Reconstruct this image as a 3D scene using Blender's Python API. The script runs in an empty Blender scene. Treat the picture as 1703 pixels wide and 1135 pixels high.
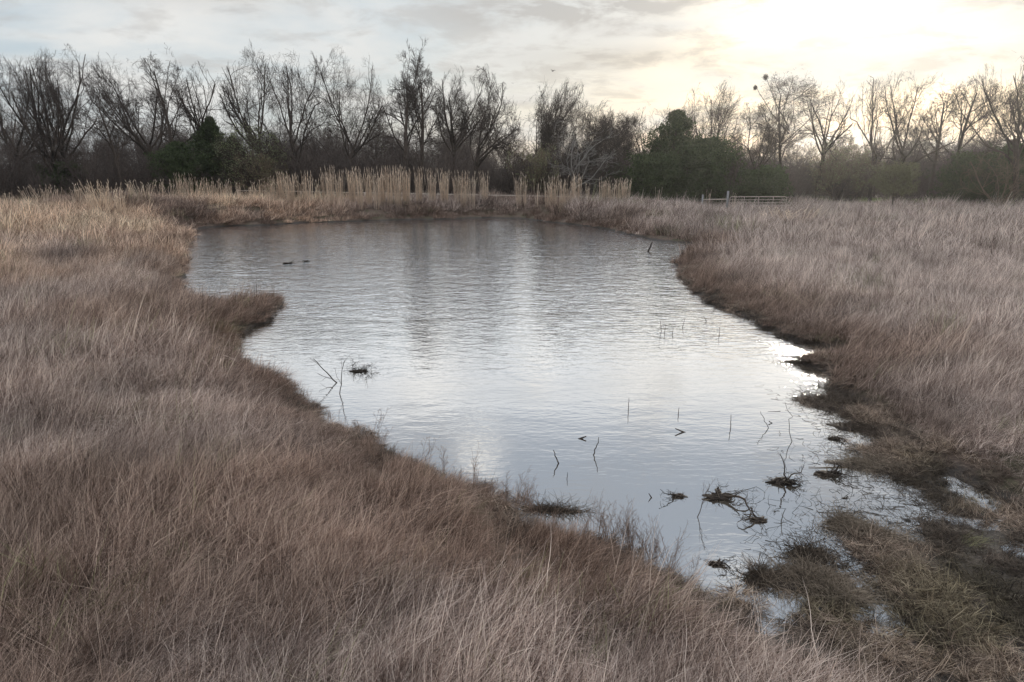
import bpy, math, random
import numpy as np
from mathutils import Vector

# ------------------------------------------------------------------ camera, sky, sun
sc = bpy.context.scene
W0, H0, FPX = 1703.0, 1135.0, 1135.0
PITCH = math.radians(14.6)
CAMZ = 4.5
cam_d = bpy.data.cameras.new("camera"); cam = bpy.data.objects.new("camera", cam_d)
sc.collection.objects.link(cam); sc.camera = cam
cam_d.sensor_width = 36.0; cam_d.lens = 36.0 * FPX / W0
cam_d.clip_start = 0.1; cam_d.clip_end = 3000
cam.location = (0, 0, CAMZ); cam.rotation_euler = (math.radians(90) - PITCH, 0, 0)

sc.view_settings.view_transform = 'Standard'; sc.view_settings.look = 'None'
sc.view_settings.gamma = 1; sc.view_settings.exposure = 0.0

SUN_AZ, SUN_EL = math.radians(26.0), math.radians(9.5)
sd_ = bpy.data.lights.new("sun", 'SUN'); sun = bpy.data.objects.new("sun", sd_); sc.collection.objects.link(sun)
sd_.energy = 2.2; sd_.angle = math.radians(8); sd_.color = (1.0, 0.9, 0.76)
sun_dir = Vector((math.sin(SUN_AZ) * math.cos(SUN_EL), math.cos(SUN_AZ) * math.cos(SUN_EL), math.sin(SUN_EL)))
sun.rotation_euler = (-sun_dir).to_track_quat('-Z', 'Y').to_euler()
sun.location = (30, 60, 40)


class NT:
    """small helper for building node trees"""
    def __init__(s, tree): s.t = tree; s.n = tree.nodes; s.l = tree.links
    def new(s, typ, **kw):
        n = s.n.new(typ)
        for k, v in kw.items(): setattr(n, k, v)
        return n
    def put(s, sock, v):
        if isinstance(v, bpy.types.NodeSocket): s.l.new(v, sock)
        elif v is not None: sock.default_value = v
    def m(s, op, a, b=None, c=None, clamp=False):
        n = s.new('ShaderNodeMath', operation=op, use_clamp=clamp)
        s.put(n.inputs[0], a); s.put(n.inputs[1], b); s.put(n.inputs[2], c)
        return n.outputs[0]
    def vm(s, op, a, b=None):
        n = s.new('ShaderNodeVectorMath', operation=op)
        s.put(n.inputs[0], a)
        if op == 'SCALE': s.put(n.inputs['Scale'], b)
        else: s.put(n.inputs[1], b)
        return n.outputs['Value'] if op in ('DOT_PRODUCT', 'LENGTH') else n.outputs[0]
    def noise(s, vec, scale, detail=4, rough=0.55, dist=0.0):
        n = s.new('ShaderNodeTexNoise'); s.put(n.inputs['Vector'], vec)
        n.inputs['Scale'].default_value = scale; n.inputs['Detail'].default_value = detail
        n.inputs['Roughness'].default_value = rough; n.inputs['Distortion'].default_value = dist
        return n.outputs['Fac']
    def ramp(s, fac, stops):
        n = s.new('ShaderNodeValToRGB'); s.put(n.inputs[0], fac)
        e = n.color_ramp.elements
        while len(e) < len(stops): e.new(0.5)
        for i, (p, c) in enumerate(stops):
            e[i].position = p; e[i].color = (c[0], c[1], c[2], 1) if len(c) == 3 else c
        return n.outputs[0]
    def mix(s, f, a, b, typ='MIX'):
        n = s.new('ShaderNodeMix', data_type='RGBA', blend_type=typ)
        s.put(n.inputs[0], f); s.put(n.inputs[6], a); s.put(n.inputs[7], b)
        return n.outputs[2]
    def sep(s, v):
        n = s.new('ShaderNodeSeparateXYZ'); s.put(n.inputs[0], v); return n.outputs
    def comb(s, x, y, z):
        n = s.new('ShaderNodeCombineXYZ'); s.put(n.inputs[0], x); s.put(n.inputs[1], y); s.put(n.inputs[2], z)
        return n.outputs[0]
    def mr(s, v, a, b, c, d, smooth=True):
        n = s.new('ShaderNodeMapRange'); n.interpolation_type = 'SMOOTHSTEP' if smooth else 'LINEAR'
        s.put(n.inputs[0], v)
        for i, q in enumerate((a, b, c, d)): n.inputs[i + 1].default_value = q
        return n.outputs[0]


def rgb(r, g, b): return (r, g, b, 1.0)

world = bpy.data.worlds.new("World"); sc.world = world; world.use_nodes = True
w = NT(world.node_tree); w.n.clear()
out = w.new('ShaderNodeOutputWorld')
sky = w.new('ShaderNodeTexSky', sky_type='NISHITA')
sky.sun_disc = False; sky.sun_elevation = SUN_EL; sky.sun_rotation = SUN_AZ
sky.air_density = 1.0; sky.dust_density = 1.5; sky.ozone_density = 1.0
tc = w.new('ShaderNodeTexCoord').outputs['Generated']
D = w.vm('NORMALIZE', tc)
dx, dy, dz = w.sep(D)
el = w.m('ARCSINE', dz)                       # radians
az = w.m('ARCTAN2', dx, dy)
zz = w.m('MAXIMUM', dz, 0.0)
den = w.m('ADD', zz, 0.16)
uv = w.comb(w.m('DIVIDE', dx, den), w.m('DIVIDE', dy, den), 0.0)
n1 = w.noise(uv, 0.95, 7, 0.56, 0.35)
n2 = w.noise(w.vm('ADD', uv, (7.3, 2.1, 0)), 2.9, 8, 0.62, 0.25)
def blob(a0, e0, sa, se):
    """soft elliptical patch of the cloud deck, degrees of azimuth and elevation"""
    r = math.radians
    u = w.m('DIVIDE', w.m('SUBTRACT', az, r(a0)), r(sa)); v = w.m('DIVIDE', w.m('SUBTRACT', el, r(e0)), r(se))
    q = w.m('ADD', w.m('MULTIPLY', u, u), w.m('MULTIPLY', v, v))
    return w.m('EXPONENT', w.m('MULTIPLY', q, -1.0))
def add(*a):
    s_ = a[0]
    for b_ in a[1:]: s_ = w.m('ADD', s_, b_)
    return s_
def mul(a, b): return w.m('MULTIPLY', a, b)
# clear sky seen between clouds
clear = w.vm('SCALE', sky.outputs[0], 0.10)
clear = w.mix(0.70, clear, rgb(0.63, 0.74, 0.84))
# thin white veil
veil = w.mr(n1, 0.36, 0.66, 0.0, 1.0)
base = w.mix(veil, clear, rgb(0.84, 0.84, 0.82))
# darker bellies of cloud
dark = add(mul(w.mr(n2, 0.47, 0.64, 0.0, 1.0), 0.60),
           mul(blob(4.5, 11.4, 8.0, 1.4), w.mr(n2, 0.38, 0.54, 0.15, 1.35)),
           mul(blob(9.5, 7.9, 9.0, 0.8), mul(w.mr(n1, 0.25, 0.6, 0.6, 1.0), 0.62)),
           mul(blob(40, 11.8, 6.5, 2.2), 0.8),
           mul(blob(-24, 11.2, 8.0, 1.0), 0.45))
dark = w.m('MINIMUM', dark, 1.0)
# the deck overhead is blue-grey with bright openings
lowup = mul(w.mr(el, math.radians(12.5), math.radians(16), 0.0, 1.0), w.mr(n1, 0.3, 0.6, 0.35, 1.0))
base = w.mix(mul(lowup, 0.8), base, rgb(1.16, 1.18, 1.20))  # unseen band just above the view, brightened to lift the pond's reflections
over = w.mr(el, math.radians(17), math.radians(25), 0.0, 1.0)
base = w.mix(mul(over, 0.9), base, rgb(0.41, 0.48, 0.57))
bright = add(blob(-7.0, 17.5, 3.2, 2.2), blob(2.5, 16.5, 2.0, 2.0), blob(12.0, 17.0, 4.5, 2.8), blob(25.0, 15.5, 8.0, 3.0),
             blob(-3.0, 24.5, 2.0, 1.6), blob(20.0, 31.5, 2.6, 1.4), mul(blob(-24, 15.0, 9.0, 3.0), 0.6))
bright = mul(w.m('MINIMUM', bright, 1.0), w.mr(n2, 0.30, 0.55, 0.35, 1.0))
base = w.mix(bright, base, rgb(1.25, 1.22, 1.16))
# warm horizon and the glow of the veiled sun
cosd = w.vm('DOT_PRODUCT', D, tuple(sun_dir))
ang = w.m('ARCCOSINE', w.m('MINIMUM', cosd, 0.99999))
def glow(sig): return w.m('EXPONENT', mul(w.m('POWER', w.m('DIVIDE', ang, math.radians(sig)), 1.6), -1.0))
warm = mul(w.mr(el, math.radians(0), math.radians(16), 1.0, 0.0), glow(26))
base = w.mix(mul(warm, 0.75), base, rgb(0.80, 0.70, 0.55))
base = w.mix(mul(dark, 0.75), base, w.mix(warm, rgb(0.50, 0.49, 0.48), rgb(0.66, 0.53, 0.35)))
disc = blob(25.3, 11.6, 4.4, 2.4)
cut = w.mr(el, math.radians(6.5), math.radians(8.2), 0.35, 1.0)
g = add(mul(glow(9), 0.04), mul(mul(disc, cut), 1.0))
base = w.mix(1.0, base, w.mix(1.0, rgb(1.0, 0.93, 0.80), w.comb(g, g, g), 'MULTIPLY'), 'ADD')
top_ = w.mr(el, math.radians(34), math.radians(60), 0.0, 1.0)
base = w.mix(top_, base, rgb(1.45, 1.50, 1.58))  # unseen upper sky, brightened to throw more light down on the grass
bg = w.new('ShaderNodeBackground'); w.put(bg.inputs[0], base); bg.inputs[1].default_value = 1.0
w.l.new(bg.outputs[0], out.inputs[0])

# ------------------------------------------------------------------ helpers
def ray(px, py):
    x = (px - W0 / 2) / FPX; yu = (H0 / 2 - py) / FPX
    c, s = math.cos(PITCH), math.sin(PITCH)
    return np.array([x, c + yu * s, -s + yu * c])
def at(px, py, Y):                      # point of the line of sight at depth Y
    r = ray(px, py); t = Y / r[1]
    return np.array([r[0] * t, Y, CAMZ + r[2] * t])
def gp(px, py, z=0.0):                  # point of the line of sight at height z
    r = ray(px, py); t = (z - CAMZ) / r[2]
    return np.array([r[0] * t, r[1] * t, z])

def tag(o, label=None, cat=None, group=None, kind=None):
    if label: o['label'] = label
    if cat: o['category'] = cat
    if group: o['group'] = group
    if kind: o['kind'] = kind
    return o
def empty(name, loc, label, cat, group=None):
    o = bpy.data.objects.new(name, None); sc.collection.objects.link(o); o.location = loc
    o.empty_display_size = 0.2
    return tag(o, label, cat, group)

def make_mesh(name, verts, quads=None, tris=None, cols=None, smooth=False, mat=None):
    me = bpy.data.meshes.new(name)
    verts = np.asarray(verts, dtype=np.float32)
    idx = []; starts = []; n = 0
    if quads is not None and len(quads):
        q = np.asarray(quads, dtype=np.int32); idx.append(q.ravel()); starts.append(np.arange(len(q)) * 4); n = q.size
    if tris is not None and len(tris):
        t = np.asarray(tris, dtype=np.int32); idx.append(t.ravel()); starts.append(n + np.arange(len(t)) * 3)
    idx = np.concatenate(idx); starts = np.concatenate(starts).astype(np.int32)
    me.vertices.add(len(verts)); me.vertices.foreach_set('co', verts.ravel())
    me.loops.add(len(idx)); me.loops.foreach_set('vertex_index', idx)
    me.polygons.add(len(starts)); me.polygons.foreach_set('loop_start', starts)
    me.update(calc_edges=True); me.validate()
    if smooth: me.polygons.foreach_set('use_smooth', np.ones(len(me.polygons), dtype=bool))
    if cols is not None:
        a = me.attributes.new('rnd', 'FLOAT', 'POINT'); a.data.foreach_set('value', np.asarray(cols, dtype=np.float32))
    if mat: me.materials.append(mat)
    return me
def obj(name, me, parent=None, link=True):
    o = bpy.data.objects.new(name, me)
    if link: sc.collection.objects.link(o)
    if parent is not None: o.parent = parent
    return o

def vnoise(x, y, seed=0):
    """smooth value noise 0..1"""
    r = np.random.RandomState(seed); T = r.rand(256, 256)
    x = np.asarray(x, float); y = np.asarray(y, float)
    xi = np.floor(x).astype(int); yi = np.floor(y).astype(int); fx = x - xi; fy = y - yi
    fx = fx * fx * (3 - 2 * fx); fy = fy * fy * (3 - 2 * fy)
    a = T[xi % 256, yi % 256]; b = T[(xi + 1) % 256, yi % 256]; c = T[xi % 256, (yi + 1) % 256]; d = T[(xi + 1) % 256, (yi + 1) % 256]
    return (a * (1 - fx) + b * fx) * (1 - fy) + (c * (1 - fx) + d * fx) * fy
def fbm(x, y, seed=0, o=4):
    s = 0; a = 1; t = 0
    for i in range(o):
        s = s + a * vnoise(x * 2 ** i + 13.7 * i, y * 2 ** i + 7.1 * i, seed + i); t += a; a *= 0.5
    return s / t
def sstep(v, a, b):
    t = np.clip((v - a) / (b - a), 0, 1); return t * t * (3 - 2 * t)

# ------------------------------------------------------------------ pond outline
F = 0.0; G = 0.30       # near banks: the grass hides the water's edge, so trace at grass height
trace = [(318, 382, F), (345, 379, F), (400, 376, F), (460, 374, F), (520, 371, F), (580, 369, F), (640, 367, F), (740, 365, F), (800, 363, F), (860, 363.5, F),
         (900, 367, F), (960, 375, F), (1010, 383, F), (1060, 394, F), (1100, 402, F), (1150, 407, F), (1172, 410, F), (1165, 418, F), (1138, 428, F),
         (1124, 442, F), (1126, 458, F), (1145, 473, F), (1168, 490, F), (1190, 508, F), (1218, 519, F), (1252, 531, F), (1290, 550, F),
         (1322, 568, F), (1372, 583, F), (1388, 592, F), (1340, 597, F), (1322, 601, F), (1350, 612, F), (1372, 624, F), (1378, 640, F), (1365, 652, F),
         (1325, 662, F), (1372, 682, F), (1418, 700, F), (1432, 722, F), (1410, 745, F), (1448, 770, F), (1478, 796, F), (1520, 818, F),
         (1530, 850, F), (1515, 880, F), (1520, 905, F), (1475, 900, F), (1430, 868, F), (1400, 872, F), (1405, 900, F), (1440, 935, F), (1425, 965, F),
         (1385, 950, F), (1345, 925, F), (1300, 925, F), (1275, 945, F), (1250, 972, F), (1212, 985, F), (1180, 975, 0.1), (1150, 945, 0.2), (1115, 915, G),
         (1080, 893, G), (1040, 868, G), (1000, 856, G), (945, 858, G), (905, 850, G), (870, 832, G), (820, 797, G), (775, 782, G), (725, 758, G),
         (690, 748, G), (660, 738, G), (625, 706, G), (585, 692, G), (545, 680, G), (512, 652, G), (490, 628, G), (440, 604, G), (402, 580, G),
         (398, 560, G), (420, 530, G), (452, 508, G), (474, 492, G), (464, 480, 0.45), (425, 476, 0.5), (375, 484, 0.5), (340, 482, 0.5), (312, 460, 0.4), (305, 435, G),
         (312, 415, 0.15), (322, 400, 0.1), (312, 390, F)]
pts = np.array([gp(a, b, c)[:2] for a, b, c in trace])
def ragged(p, it, amp, seed):
    r = np.random.RandomState(seed)
    for k in range(it):
        q = np.roll(p, -1, 0); mid = (p + q) / 2; d = q - p; L = np.linalg.norm(d, axis=1, keepdims=True)
        nrm = np.stack([-d[:, 1], d[:, 0]], 1) / np.maximum(L, 1e-6)
        mid = mid + nrm * np.clip(L, 0, 1.6) * (r.rand(len(p), 1) - 0.5) * amp
        p = np.stack([p, mid], 1).reshape(-1, 2)
    return p
poly = ragged(pts, 2, 0.45, 5)
def signed(x, y, P):
    """distance to the outline, negative inside"""
    x = np.asarray(x, np.float64).ravel(); y = np.asarray(y, np.float64).ravel()
    best = np.full(x.shape, 1e18); inside = np.zeros(x.shape, bool)
    n = len(P)
    for i in range(n):
        ax, ay = P[i]; bx, by = P[(i + 1) % n]
        ex, ey = bx - ax, by - ay; L2 = ex * ex + ey * ey + 1e-12
        t = np.clip(((x - ax) * ex + (y - ay) * ey) / L2, 0, 1)
        dd = (x - ax - t * ex) ** 2 + (y - ay - t * ey) ** 2
        best = np.minimum(best, dd)
        c = ((ay > y) != (by > y))
        if abs(by - ay) > 1e-12:
            inside ^= c & (x < (bx - ax) * (y - ay) / (by - ay) + ax)
    d = np.sqrt(best)
    return np.where(inside, -d, d)
marsh_px = [(1365, 655), (1440, 690), (1500, 750), (1590, 790), (1760, 880), (1900, 1000), (2000, 1300), (1500, 1180), (1330, 1075), (1180, 1010), (1150, 960), (1250, 930), (1400, 900), (1420, 760)]
marsh = np.array([gp(a, b)[:2] for a, b in marsh_px])

def ground_z(x, y, sd=None):
    shp = np.shape(x); x = np.asarray(x, float).ravel(); y = np.asarray(y, float).ravel()
    if sd is None: sd = signed(x, y, poly)
    sm = signed(x, y, marsh)
    wet = 1 - sstep(sm, -0.3, 1.6)
    n = fbm(x * 0.35, y * 0.35, 3) - 0.5
    land = 0.10 * sstep(sd, 0, 0.25) + 0.26 * (1 - np.exp(-np.maximum(sd - 0.1, 0) / 1.1)) + 0.25 * n * sstep(sd, 0.3, 3)
    land += 0.10 * (fbm(x * 1.8, y * 1.8, 9, 3) - 0.5) * sstep(sd, 0.1, 0.8)
    # dam along the far side
    far = sstep(y, 44, 52) * (1 - sstep(x, 9, 22))
    land += far * 0.75 * sstep(sd, 0.2, 3.5) * (1 - 0.8 * sstep(sd, 8, 14))
    # rise on the left
    land += 1.0 * np.exp(-(((x + 30) / 12) ** 2 + ((y - 46) / 9) ** 2)) * sstep(sd, 0.5, 4)
    # the marsh
    mz = -0.018 + 0.22 * (fbm(x * 1.1 + 3, y * 1.1, 21, 4) - 0.45) * sstep(sd, 0, 0.5) + 0.03 * sstep(sd, 0, .3)
    land = land * (1 - wet) + mz * wet
    bed = -0.05 - 0.5 * sstep(-sd, 0, 2.0) - 0.1 * sstep(-sd, 0, 0.15)
    z = np.where(sd > 0, land, bed)
    z = np.where(np.abs(sd) < 0.12, np.interp(sd, [-0.12, 0.12], [0, 1]) * (land - bed) + bed, z)
    return z.reshape(shp)

def axis(segs):
    a = [segs[0][0]]
    for s, e, st in segs:
        n = max(1, int(round((e - s) / st))); a += list(s + (e - s) * (np.arange(n) + 1) / n)
    return np.array(a)
xs = np.concatenate([-np.geomspace(420, 60, 18), axis([(-55, -12, 0.45), (-12, 12, 0.11), (12, 60, 0.45)]), np.geomspace(65, 420, 18)])
ys = np.concatenate([[-60, -30, -12, -5], axis([(-2, 3, 0.5), (3, 15, 0.11), (15, 30, 0.22), (30, 62, 0.35), (62, 110, 1.0)]), np.geomspace(116, 520, 20)])
GX, GY = np.meshgrid(xs, ys)
GZ = ground_z(GX, GY)
nx_, ny_ = len(xs), len(ys)
ii = (np.arange(ny_ - 1)[:, None] * nx_ + np.arange(nx_ - 1)[None, :]).ravel()

def mat_new(name):
    m = bpy.data.materials.new(name); m.use_nodes = True; t = NT(m.node_tree); t.n.clear()
    o = t.new('ShaderNodeOutputMaterial'); b = t.new('ShaderNodeBsdfPrincipled'); t.l.new(b.outputs[0], o.inputs[0])
    return m, t, b, o

# ground
m_ground, t, b, o = mat_new('soil_and_thatch')
P = t.new('ShaderNodeNewGeometry').outputs['Position']
px_, py_, pz_ = t.sep(P)
na = t.noise(P, 1.3, 6, 0.65); nb = t.noise(P, 14, 5, 0.7)
soil = t.ramp(nb, [(0.3, (0.045, 0.030, 0.022)), (0.52, (0.12, 0.085, 0.065)), (0.75, (0.24, 0.18, 0.14))])
soil = t.mix(t.mr(na, 0.5, 0.62, 0.0, 0.6), soil, t.ramp(nb, [(0.35, (0.03, 0.035, 0.015)), (0.7, (0.09, 0.10, 0.04))]))
wet = t.mr(t.m('ADD', pz_, t.m('MULTIPLY', na, 0.08)), 0.07, 0.16, 1.0, 0.0)
col = t.mix(wet, soil, t.ramp(nb, [(0.3, (0.010, 0.007, 0.005)), (0.7, (0.045, 0.033, 0.025))]))
t.put(b.inputs['Base Color'], col); t.put(b.inputs['Roughness'], t.m('SUBTRACT', 0.95, t.m('MULTIPLY', wet, 0.35)))
bp = t.new('ShaderNodeBump'); bp.inputs['Strength'].default_value = 0.8; bp.inputs['Distance'].default_value = 0.06
t.put(bp.inputs['Height'], t.noise(P, 22, 6, 0.7)); t.put(b.inputs['Normal'], bp.outputs[0])
ground = obj('ground', make_mesh('ground', np.stack([GX.ravel(), GY.ravel(), GZ.ravel()], 1),
             quads=np.stack([ii, ii + 1, ii + 1 + nx_, ii + nx_], 1), smooth=True, mat=m_ground))
tag(ground, kind='structure')

# water
m_water, t, b, o = mat_new('pond_water')
P = t.new('ShaderNodeNewGeometry').outputs['Position']
x_, y_, z_ = t.sep(P)
choppy = t.mr(t.m('ADD', y_, t.m('MULTIPLY', t.noise(t.comb(t.m('MULTIPLY', x_, 0.35), y_, 0), 0.16, 4), 22)), 20.0, 38.0, 0.0, 1.0)
v1 = t.comb(t.m('MULTIPLY', x_, 0.55), y_, 0)
h_small = t.noise(v1, 5.0, 3, 0.55, 0.6)
h_mid = t.noise(v1, 1.7, 3, 0.5, 0.4)
h_rip = t.noise(t.comb(t.m('MULTIPLY', x_, 0.35), y_, 0.0), 9.0, 2, 0.5, 0.8)
hh = t.m('ADD', t.m('MULTIPLY', h_mid, t.m('ADD', 0.005, t.m('MULTIPLY', choppy, 0.014))), t.m('ADD', t.m('MULTIPLY', h_rip, 0.0022), t.m('MULTIPLY', t.m('MULTIPLY', h_small, 0.030), choppy)))
bp = t.new('ShaderNodeBump'); bp.inputs['Strength'].default_value = 1.0; bp.inputs['Distance'].default_value = 1.0
t.put(bp.inputs['Height'], hh)
gl = t.new('ShaderNodeBsdfGlossy'); gl.inputs['Color'].default_value = rgb(0.97, 0.98, 1.0)
t.put(gl.inputs['Roughness'], t.m('ADD', 0.015, t.m('MULTIPLY', choppy, 0.08))); t.put(gl.inputs['Normal'], bp.outputs[0])
df = t.new('ShaderNodeBsdfDiffuse'); df.inputs['Color'].default_value = rgb(0.10, 0.085, 0.065)
fr = t.new('ShaderNodeFresnel'); fr.inputs[0].default_value = 1.33; t.put(fr.inputs['Normal'], bp.outputs[0])
mx = t.new('ShaderNodeMixShader'); t.put(mx.inputs[0], t.m('ADD', t.m('ADD', 0.60, t.m('MULTIPLY', choppy, 0.30)), t.m('MULTIPLY', fr.outputs[0], 0.28), clamp=True))
t.l.new(df.outputs[0], mx.inputs[1]); t.l.new(gl.outputs[0], mx.inputs[2]); t.n.remove(b)
t.l.new(mx.outputs[0], o.inputs[0])
wx0, wy0 = poly.min(0) - 1.0; wx1, wy1 = poly.max(0) + 1.0
wx1 = max(wx1, 10); wy0 = 3.0
wxs = axis([(wx0, wx1, 0.15)]); wys = axis([(wy0, 14, 0.5), (14, wy1, 0.13)])
WX, WY = np.meshgrid(wxs, wys)
sw = sstep(WY + 16 * (fbm(WX * 0.06, WY * 0.16, 201, 3) - 0.5), 15, 30)
wv_h = 0.008 * (vnoise(WX * 1.3 + 0.5 * WY, WY * 2.4, 203) - .5) + 0.014 * (vnoise(WX * 0.8 - 0.3 * WY, WY * 1.3, 205) - .5) + 0.024 * (vnoise(WX * 3.1, WY * 3.7 + .6 * WX, 207) - .5)
jj = (np.arange(len(wys) - 1)[:, None] * len(wxs) + np.arange(len(wxs) - 1)[None, :]).ravel(); nw = len(wxs)
water = obj('water', make_mesh('water', np.stack([WX.ravel(), WY.ravel(), (wv_h * sw * 0.65).ravel()], 1), quads=np.stack([jj, jj + 1, jj + 1 + nw, jj + nw], 1), smooth=True, mat=m_water))
tag(water, kind='structure')

# ------------------------------------------------------------------ growth of branches
def nrmz(v): return v / np.maximum(np.linalg.norm(v, axis=-1, keepdims=True), 1e-9)
def grow(r, p0, d0, L, r0, S, wander, up, r1=0.35, flat=0.0):
    N = len(p0); P = np.zeros((N, S + 1, 3)); R = np.zeros((N, S + 1)); P[:, 0] = p0; R[:, 0] = r0
    d = nrmz(d0.astype(float)); pos = p0.astype(float).copy()
    for k in range(S):
        d = d + r.normal(0, wander, (N, 3)); d[:, 2] += up
        if flat: d[:, 2] *= (1 - flat)
        d = nrmz(d); pos = pos + d * (L / S)[:, None]
        P[:, k + 1] = pos; R[:, k + 1] = r0 * (1 - (1 - r1) * (k + 1) / S)
    return P, R
def kids(r, P, R, k, t0, t1, ang, angv, lr, lrv=0.25, rr=0.6, fall=0.45, rmin=0.008):
    N, S1, _ = P.shape; S = S1 - 1
    t = t0 + (t1 - t0) * (np.arange(k)[None, :] + r.rand(N, k)) / k
    f = t * S; i = np.minimum(f.astype(int), S - 1); u = (f - i)[..., None]
    a = P[np.arange(N)[:, None], i]; b = P[np.arange(N)[:, None], i + 1]
    pos = a * (1 - u) + b * u; T = nrmz(b - a)
    rad = R[np.arange(N)[:, None], i] * (1 - u[..., 0]) + R[np.arange(N)[:, None], i + 1] * u[..., 0]
    q = r.normal(0, 1, (N, k, 3)); q = nrmz(q - (q * T).sum(-1, keepdims=True) * T)
    an = np.radians(ang + r.normal(0, angv, (N, k)))[..., None]
    d = np.cos(an) * T + np.sin(an) * q
    L0 = np.linalg.norm(np.diff(P, axis=1), axis=2).sum(1)[:, None]
    L = L0 * lr * (1 - fall * t) * (1 + r.uniform(-lrv, lrv, (N, k)))
    return pos.reshape(-1, 3), d.reshape(-1, 3), L.ravel(), np.maximum(rad * rr, rmin).ravel()
def tubes(P, R, M=3):
    N, S, _ = P.shape
    T = np.gradient(P, axis=1); T = nrmz(T)
    ref = np.where(np.abs(T[..., 2:3]) > 0.85, np.array([1.0, 0, 0]), np.array([0, 0, 1.0]))
    U = nrmz(np.cross(T, ref)); V = np.cross(T, U)
    a = np.arange(M) * 2 * math.pi / M
    ring = P[:, :, None, :] + R[:, :, None, None] * (np.cos(a)[None, None, :, None] * U[:, :, None, :] + np.sin(a)[None, None, :, None] * V[:, :, None, :])
    v = ring.reshape(-1, 3)
    n = np.arange(N)[:, None, None] * S * M; s = np.arange(S - 1)[None, :, None] * M; m = np.arange(M)[None, None, :]; m2 = (m + 1) % M
    q = np.stack([n + s + m, n + s + m2, n + s + M + m2, n + s + M + m], -1).reshape(-1, 4)
    return v, q
class Acc:
    def __init__(s): s.v = []; s.q = []; s.t = []; s.c = []; s.n = 0
    def add(s, v, q=None, t=None, c=None):
        s.v.append(v)
        if q is not None: s.q.append(np.asarray(q) + s.n)
        if t is not None: s.t.append(np.asarray(t) + s.n)
        s.c.append(np.zeros(len(v)) if c is None else c); s.n += len(v); return s
    def tube(s, P, R, M=3, c=None):
        v, q = tubes(P, R, M)
        cc = None if c is None else np.repeat(c, P.shape[1] * M)
        return s.add(v, q, None, cc)
    def V(s): return np.concatenate(s.v)
    def mesh(s, name, mat, smooth=False, V=None):
        return make_mesh(name, s.V() if V is None else V, np.concatenate(s.q) if s.q else None, np.concatenate(s.t) if s.t else None,
                         np.concatenate(s.c), smooth, mat)

def cards(r, pos, size, upb=0.3, elong=1.6):
    """small leaf-sized triangles at the given points"""
    N = len(pos); d = nrmz(r.normal(0, 1, (N, 3)) + np.array([0, 0, upb])); q = r.normal(0, 1, (N, 3)); s = nrmz(np.cross(d, q))
    L = size * r.uniform(0.6, 1.3, (N, 1))
    a = pos - s * L * 0.5 / elong; b = pos + s * L * 0.5 / elong; c = pos + d * L
    v = np.stack([a, b, c], 1).reshape(-1, 3); tt = np.arange(N * 3).reshape(-1, 3)
    return v, tt

# materials for plants
def bark(name, c0, c1, rough=0.9):
    m, t, b, o = mat_new(name)
    P = t.new('ShaderNodeNewGeometry').outputs['Position']
    at_ = t.new('ShaderNodeAttribute'); at_.attribute_name = 'rnd'
    f = t.m('ADD', t.m('MULTIPLY', t.noise(P, 2.5, 5, 0.7), 0.7), t.m('MULTIPLY', at_.outputs['Fac'], 0.4))
    t.put(b.inputs['Base Color'], t.ramp(f, [(0.25, c0), (0.75, c1)])); b.inputs['Roughness'].default_value = rough
    b.inputs['Specular IOR Level'].default_value = 0.2
    return m
m_bark = bark('dark_bark', (0.024, 0.018, 0.015), (0.085, 0.066, 0.055))
m_twig = bark('twig_bark', (0.026, 0.019, 0.017), (0.085, 0.066, 0.058))
m_grey = bark('weathered_grey_bark', (0.13, 0.12, 0.11), (0.30, 0.28, 0.26))
m_warm = bark('tan_twig', (0.10, 0.075, 0.05), (0.22, 0.17, 0.12))
m_brush = bark('brush_twig', (0.035, 0.026, 0.023), (0.135, 0.108, 0.096))
m_dead = bark('wet_dead_wood', (0.008, 0.006, 0.005), (0.06, 0.045, 0.034), 0.6)
def leafmat(name, c0, c1, trans=0.25):
    m, t, b, o = mat_new(name)
    at_ = t.new('ShaderNodeAttribute'); at_.attribute_name = 'rnd'
    P = t.new('ShaderNodeNewGeometry').outputs['Position']
    f = t.m('ADD', t.m('MULTIPLY', at_.outputs['Fac'], 0.6), t.m('MULTIPLY', t.noise(P, 1.2, 4), 0.5))
    c = t.ramp(f, [(0.2, c0), (0.85, c1)]); t.put(b.inputs['Base Color'], c); b.inputs['Roughness'].default_value = 0.75
    b.inputs['Specular IOR Level'].default_value = 0.25
    if trans:
        tr = t.new('ShaderNodeBsdfTranslucent'); t.put(tr.inputs[0], c)
        mx = t.new('ShaderNodeMixShader'); mx.inputs[0].default_value = trans
        t.l.new(b.outputs[0], mx.inputs[1]); t.l.new(tr.outputs[0], mx.inputs[2]); t.l.new(mx.outputs[0], o.inputs[0])
    return m
m_cedar = leafmat('cedar_foliage', (0.022, 0.036, 0.015), (0.092, 0.120, 0.050))
m_bud = leafmat('spring_buds', (0.16, 0.19, 0.08), (0.34, 0.38, 0.20), 0.35)
m_pale = leafmat('pale_green_foliage', (0.10, 0.10, 0.055), (0.22, 0.205, 0.12), 0.3)

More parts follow.
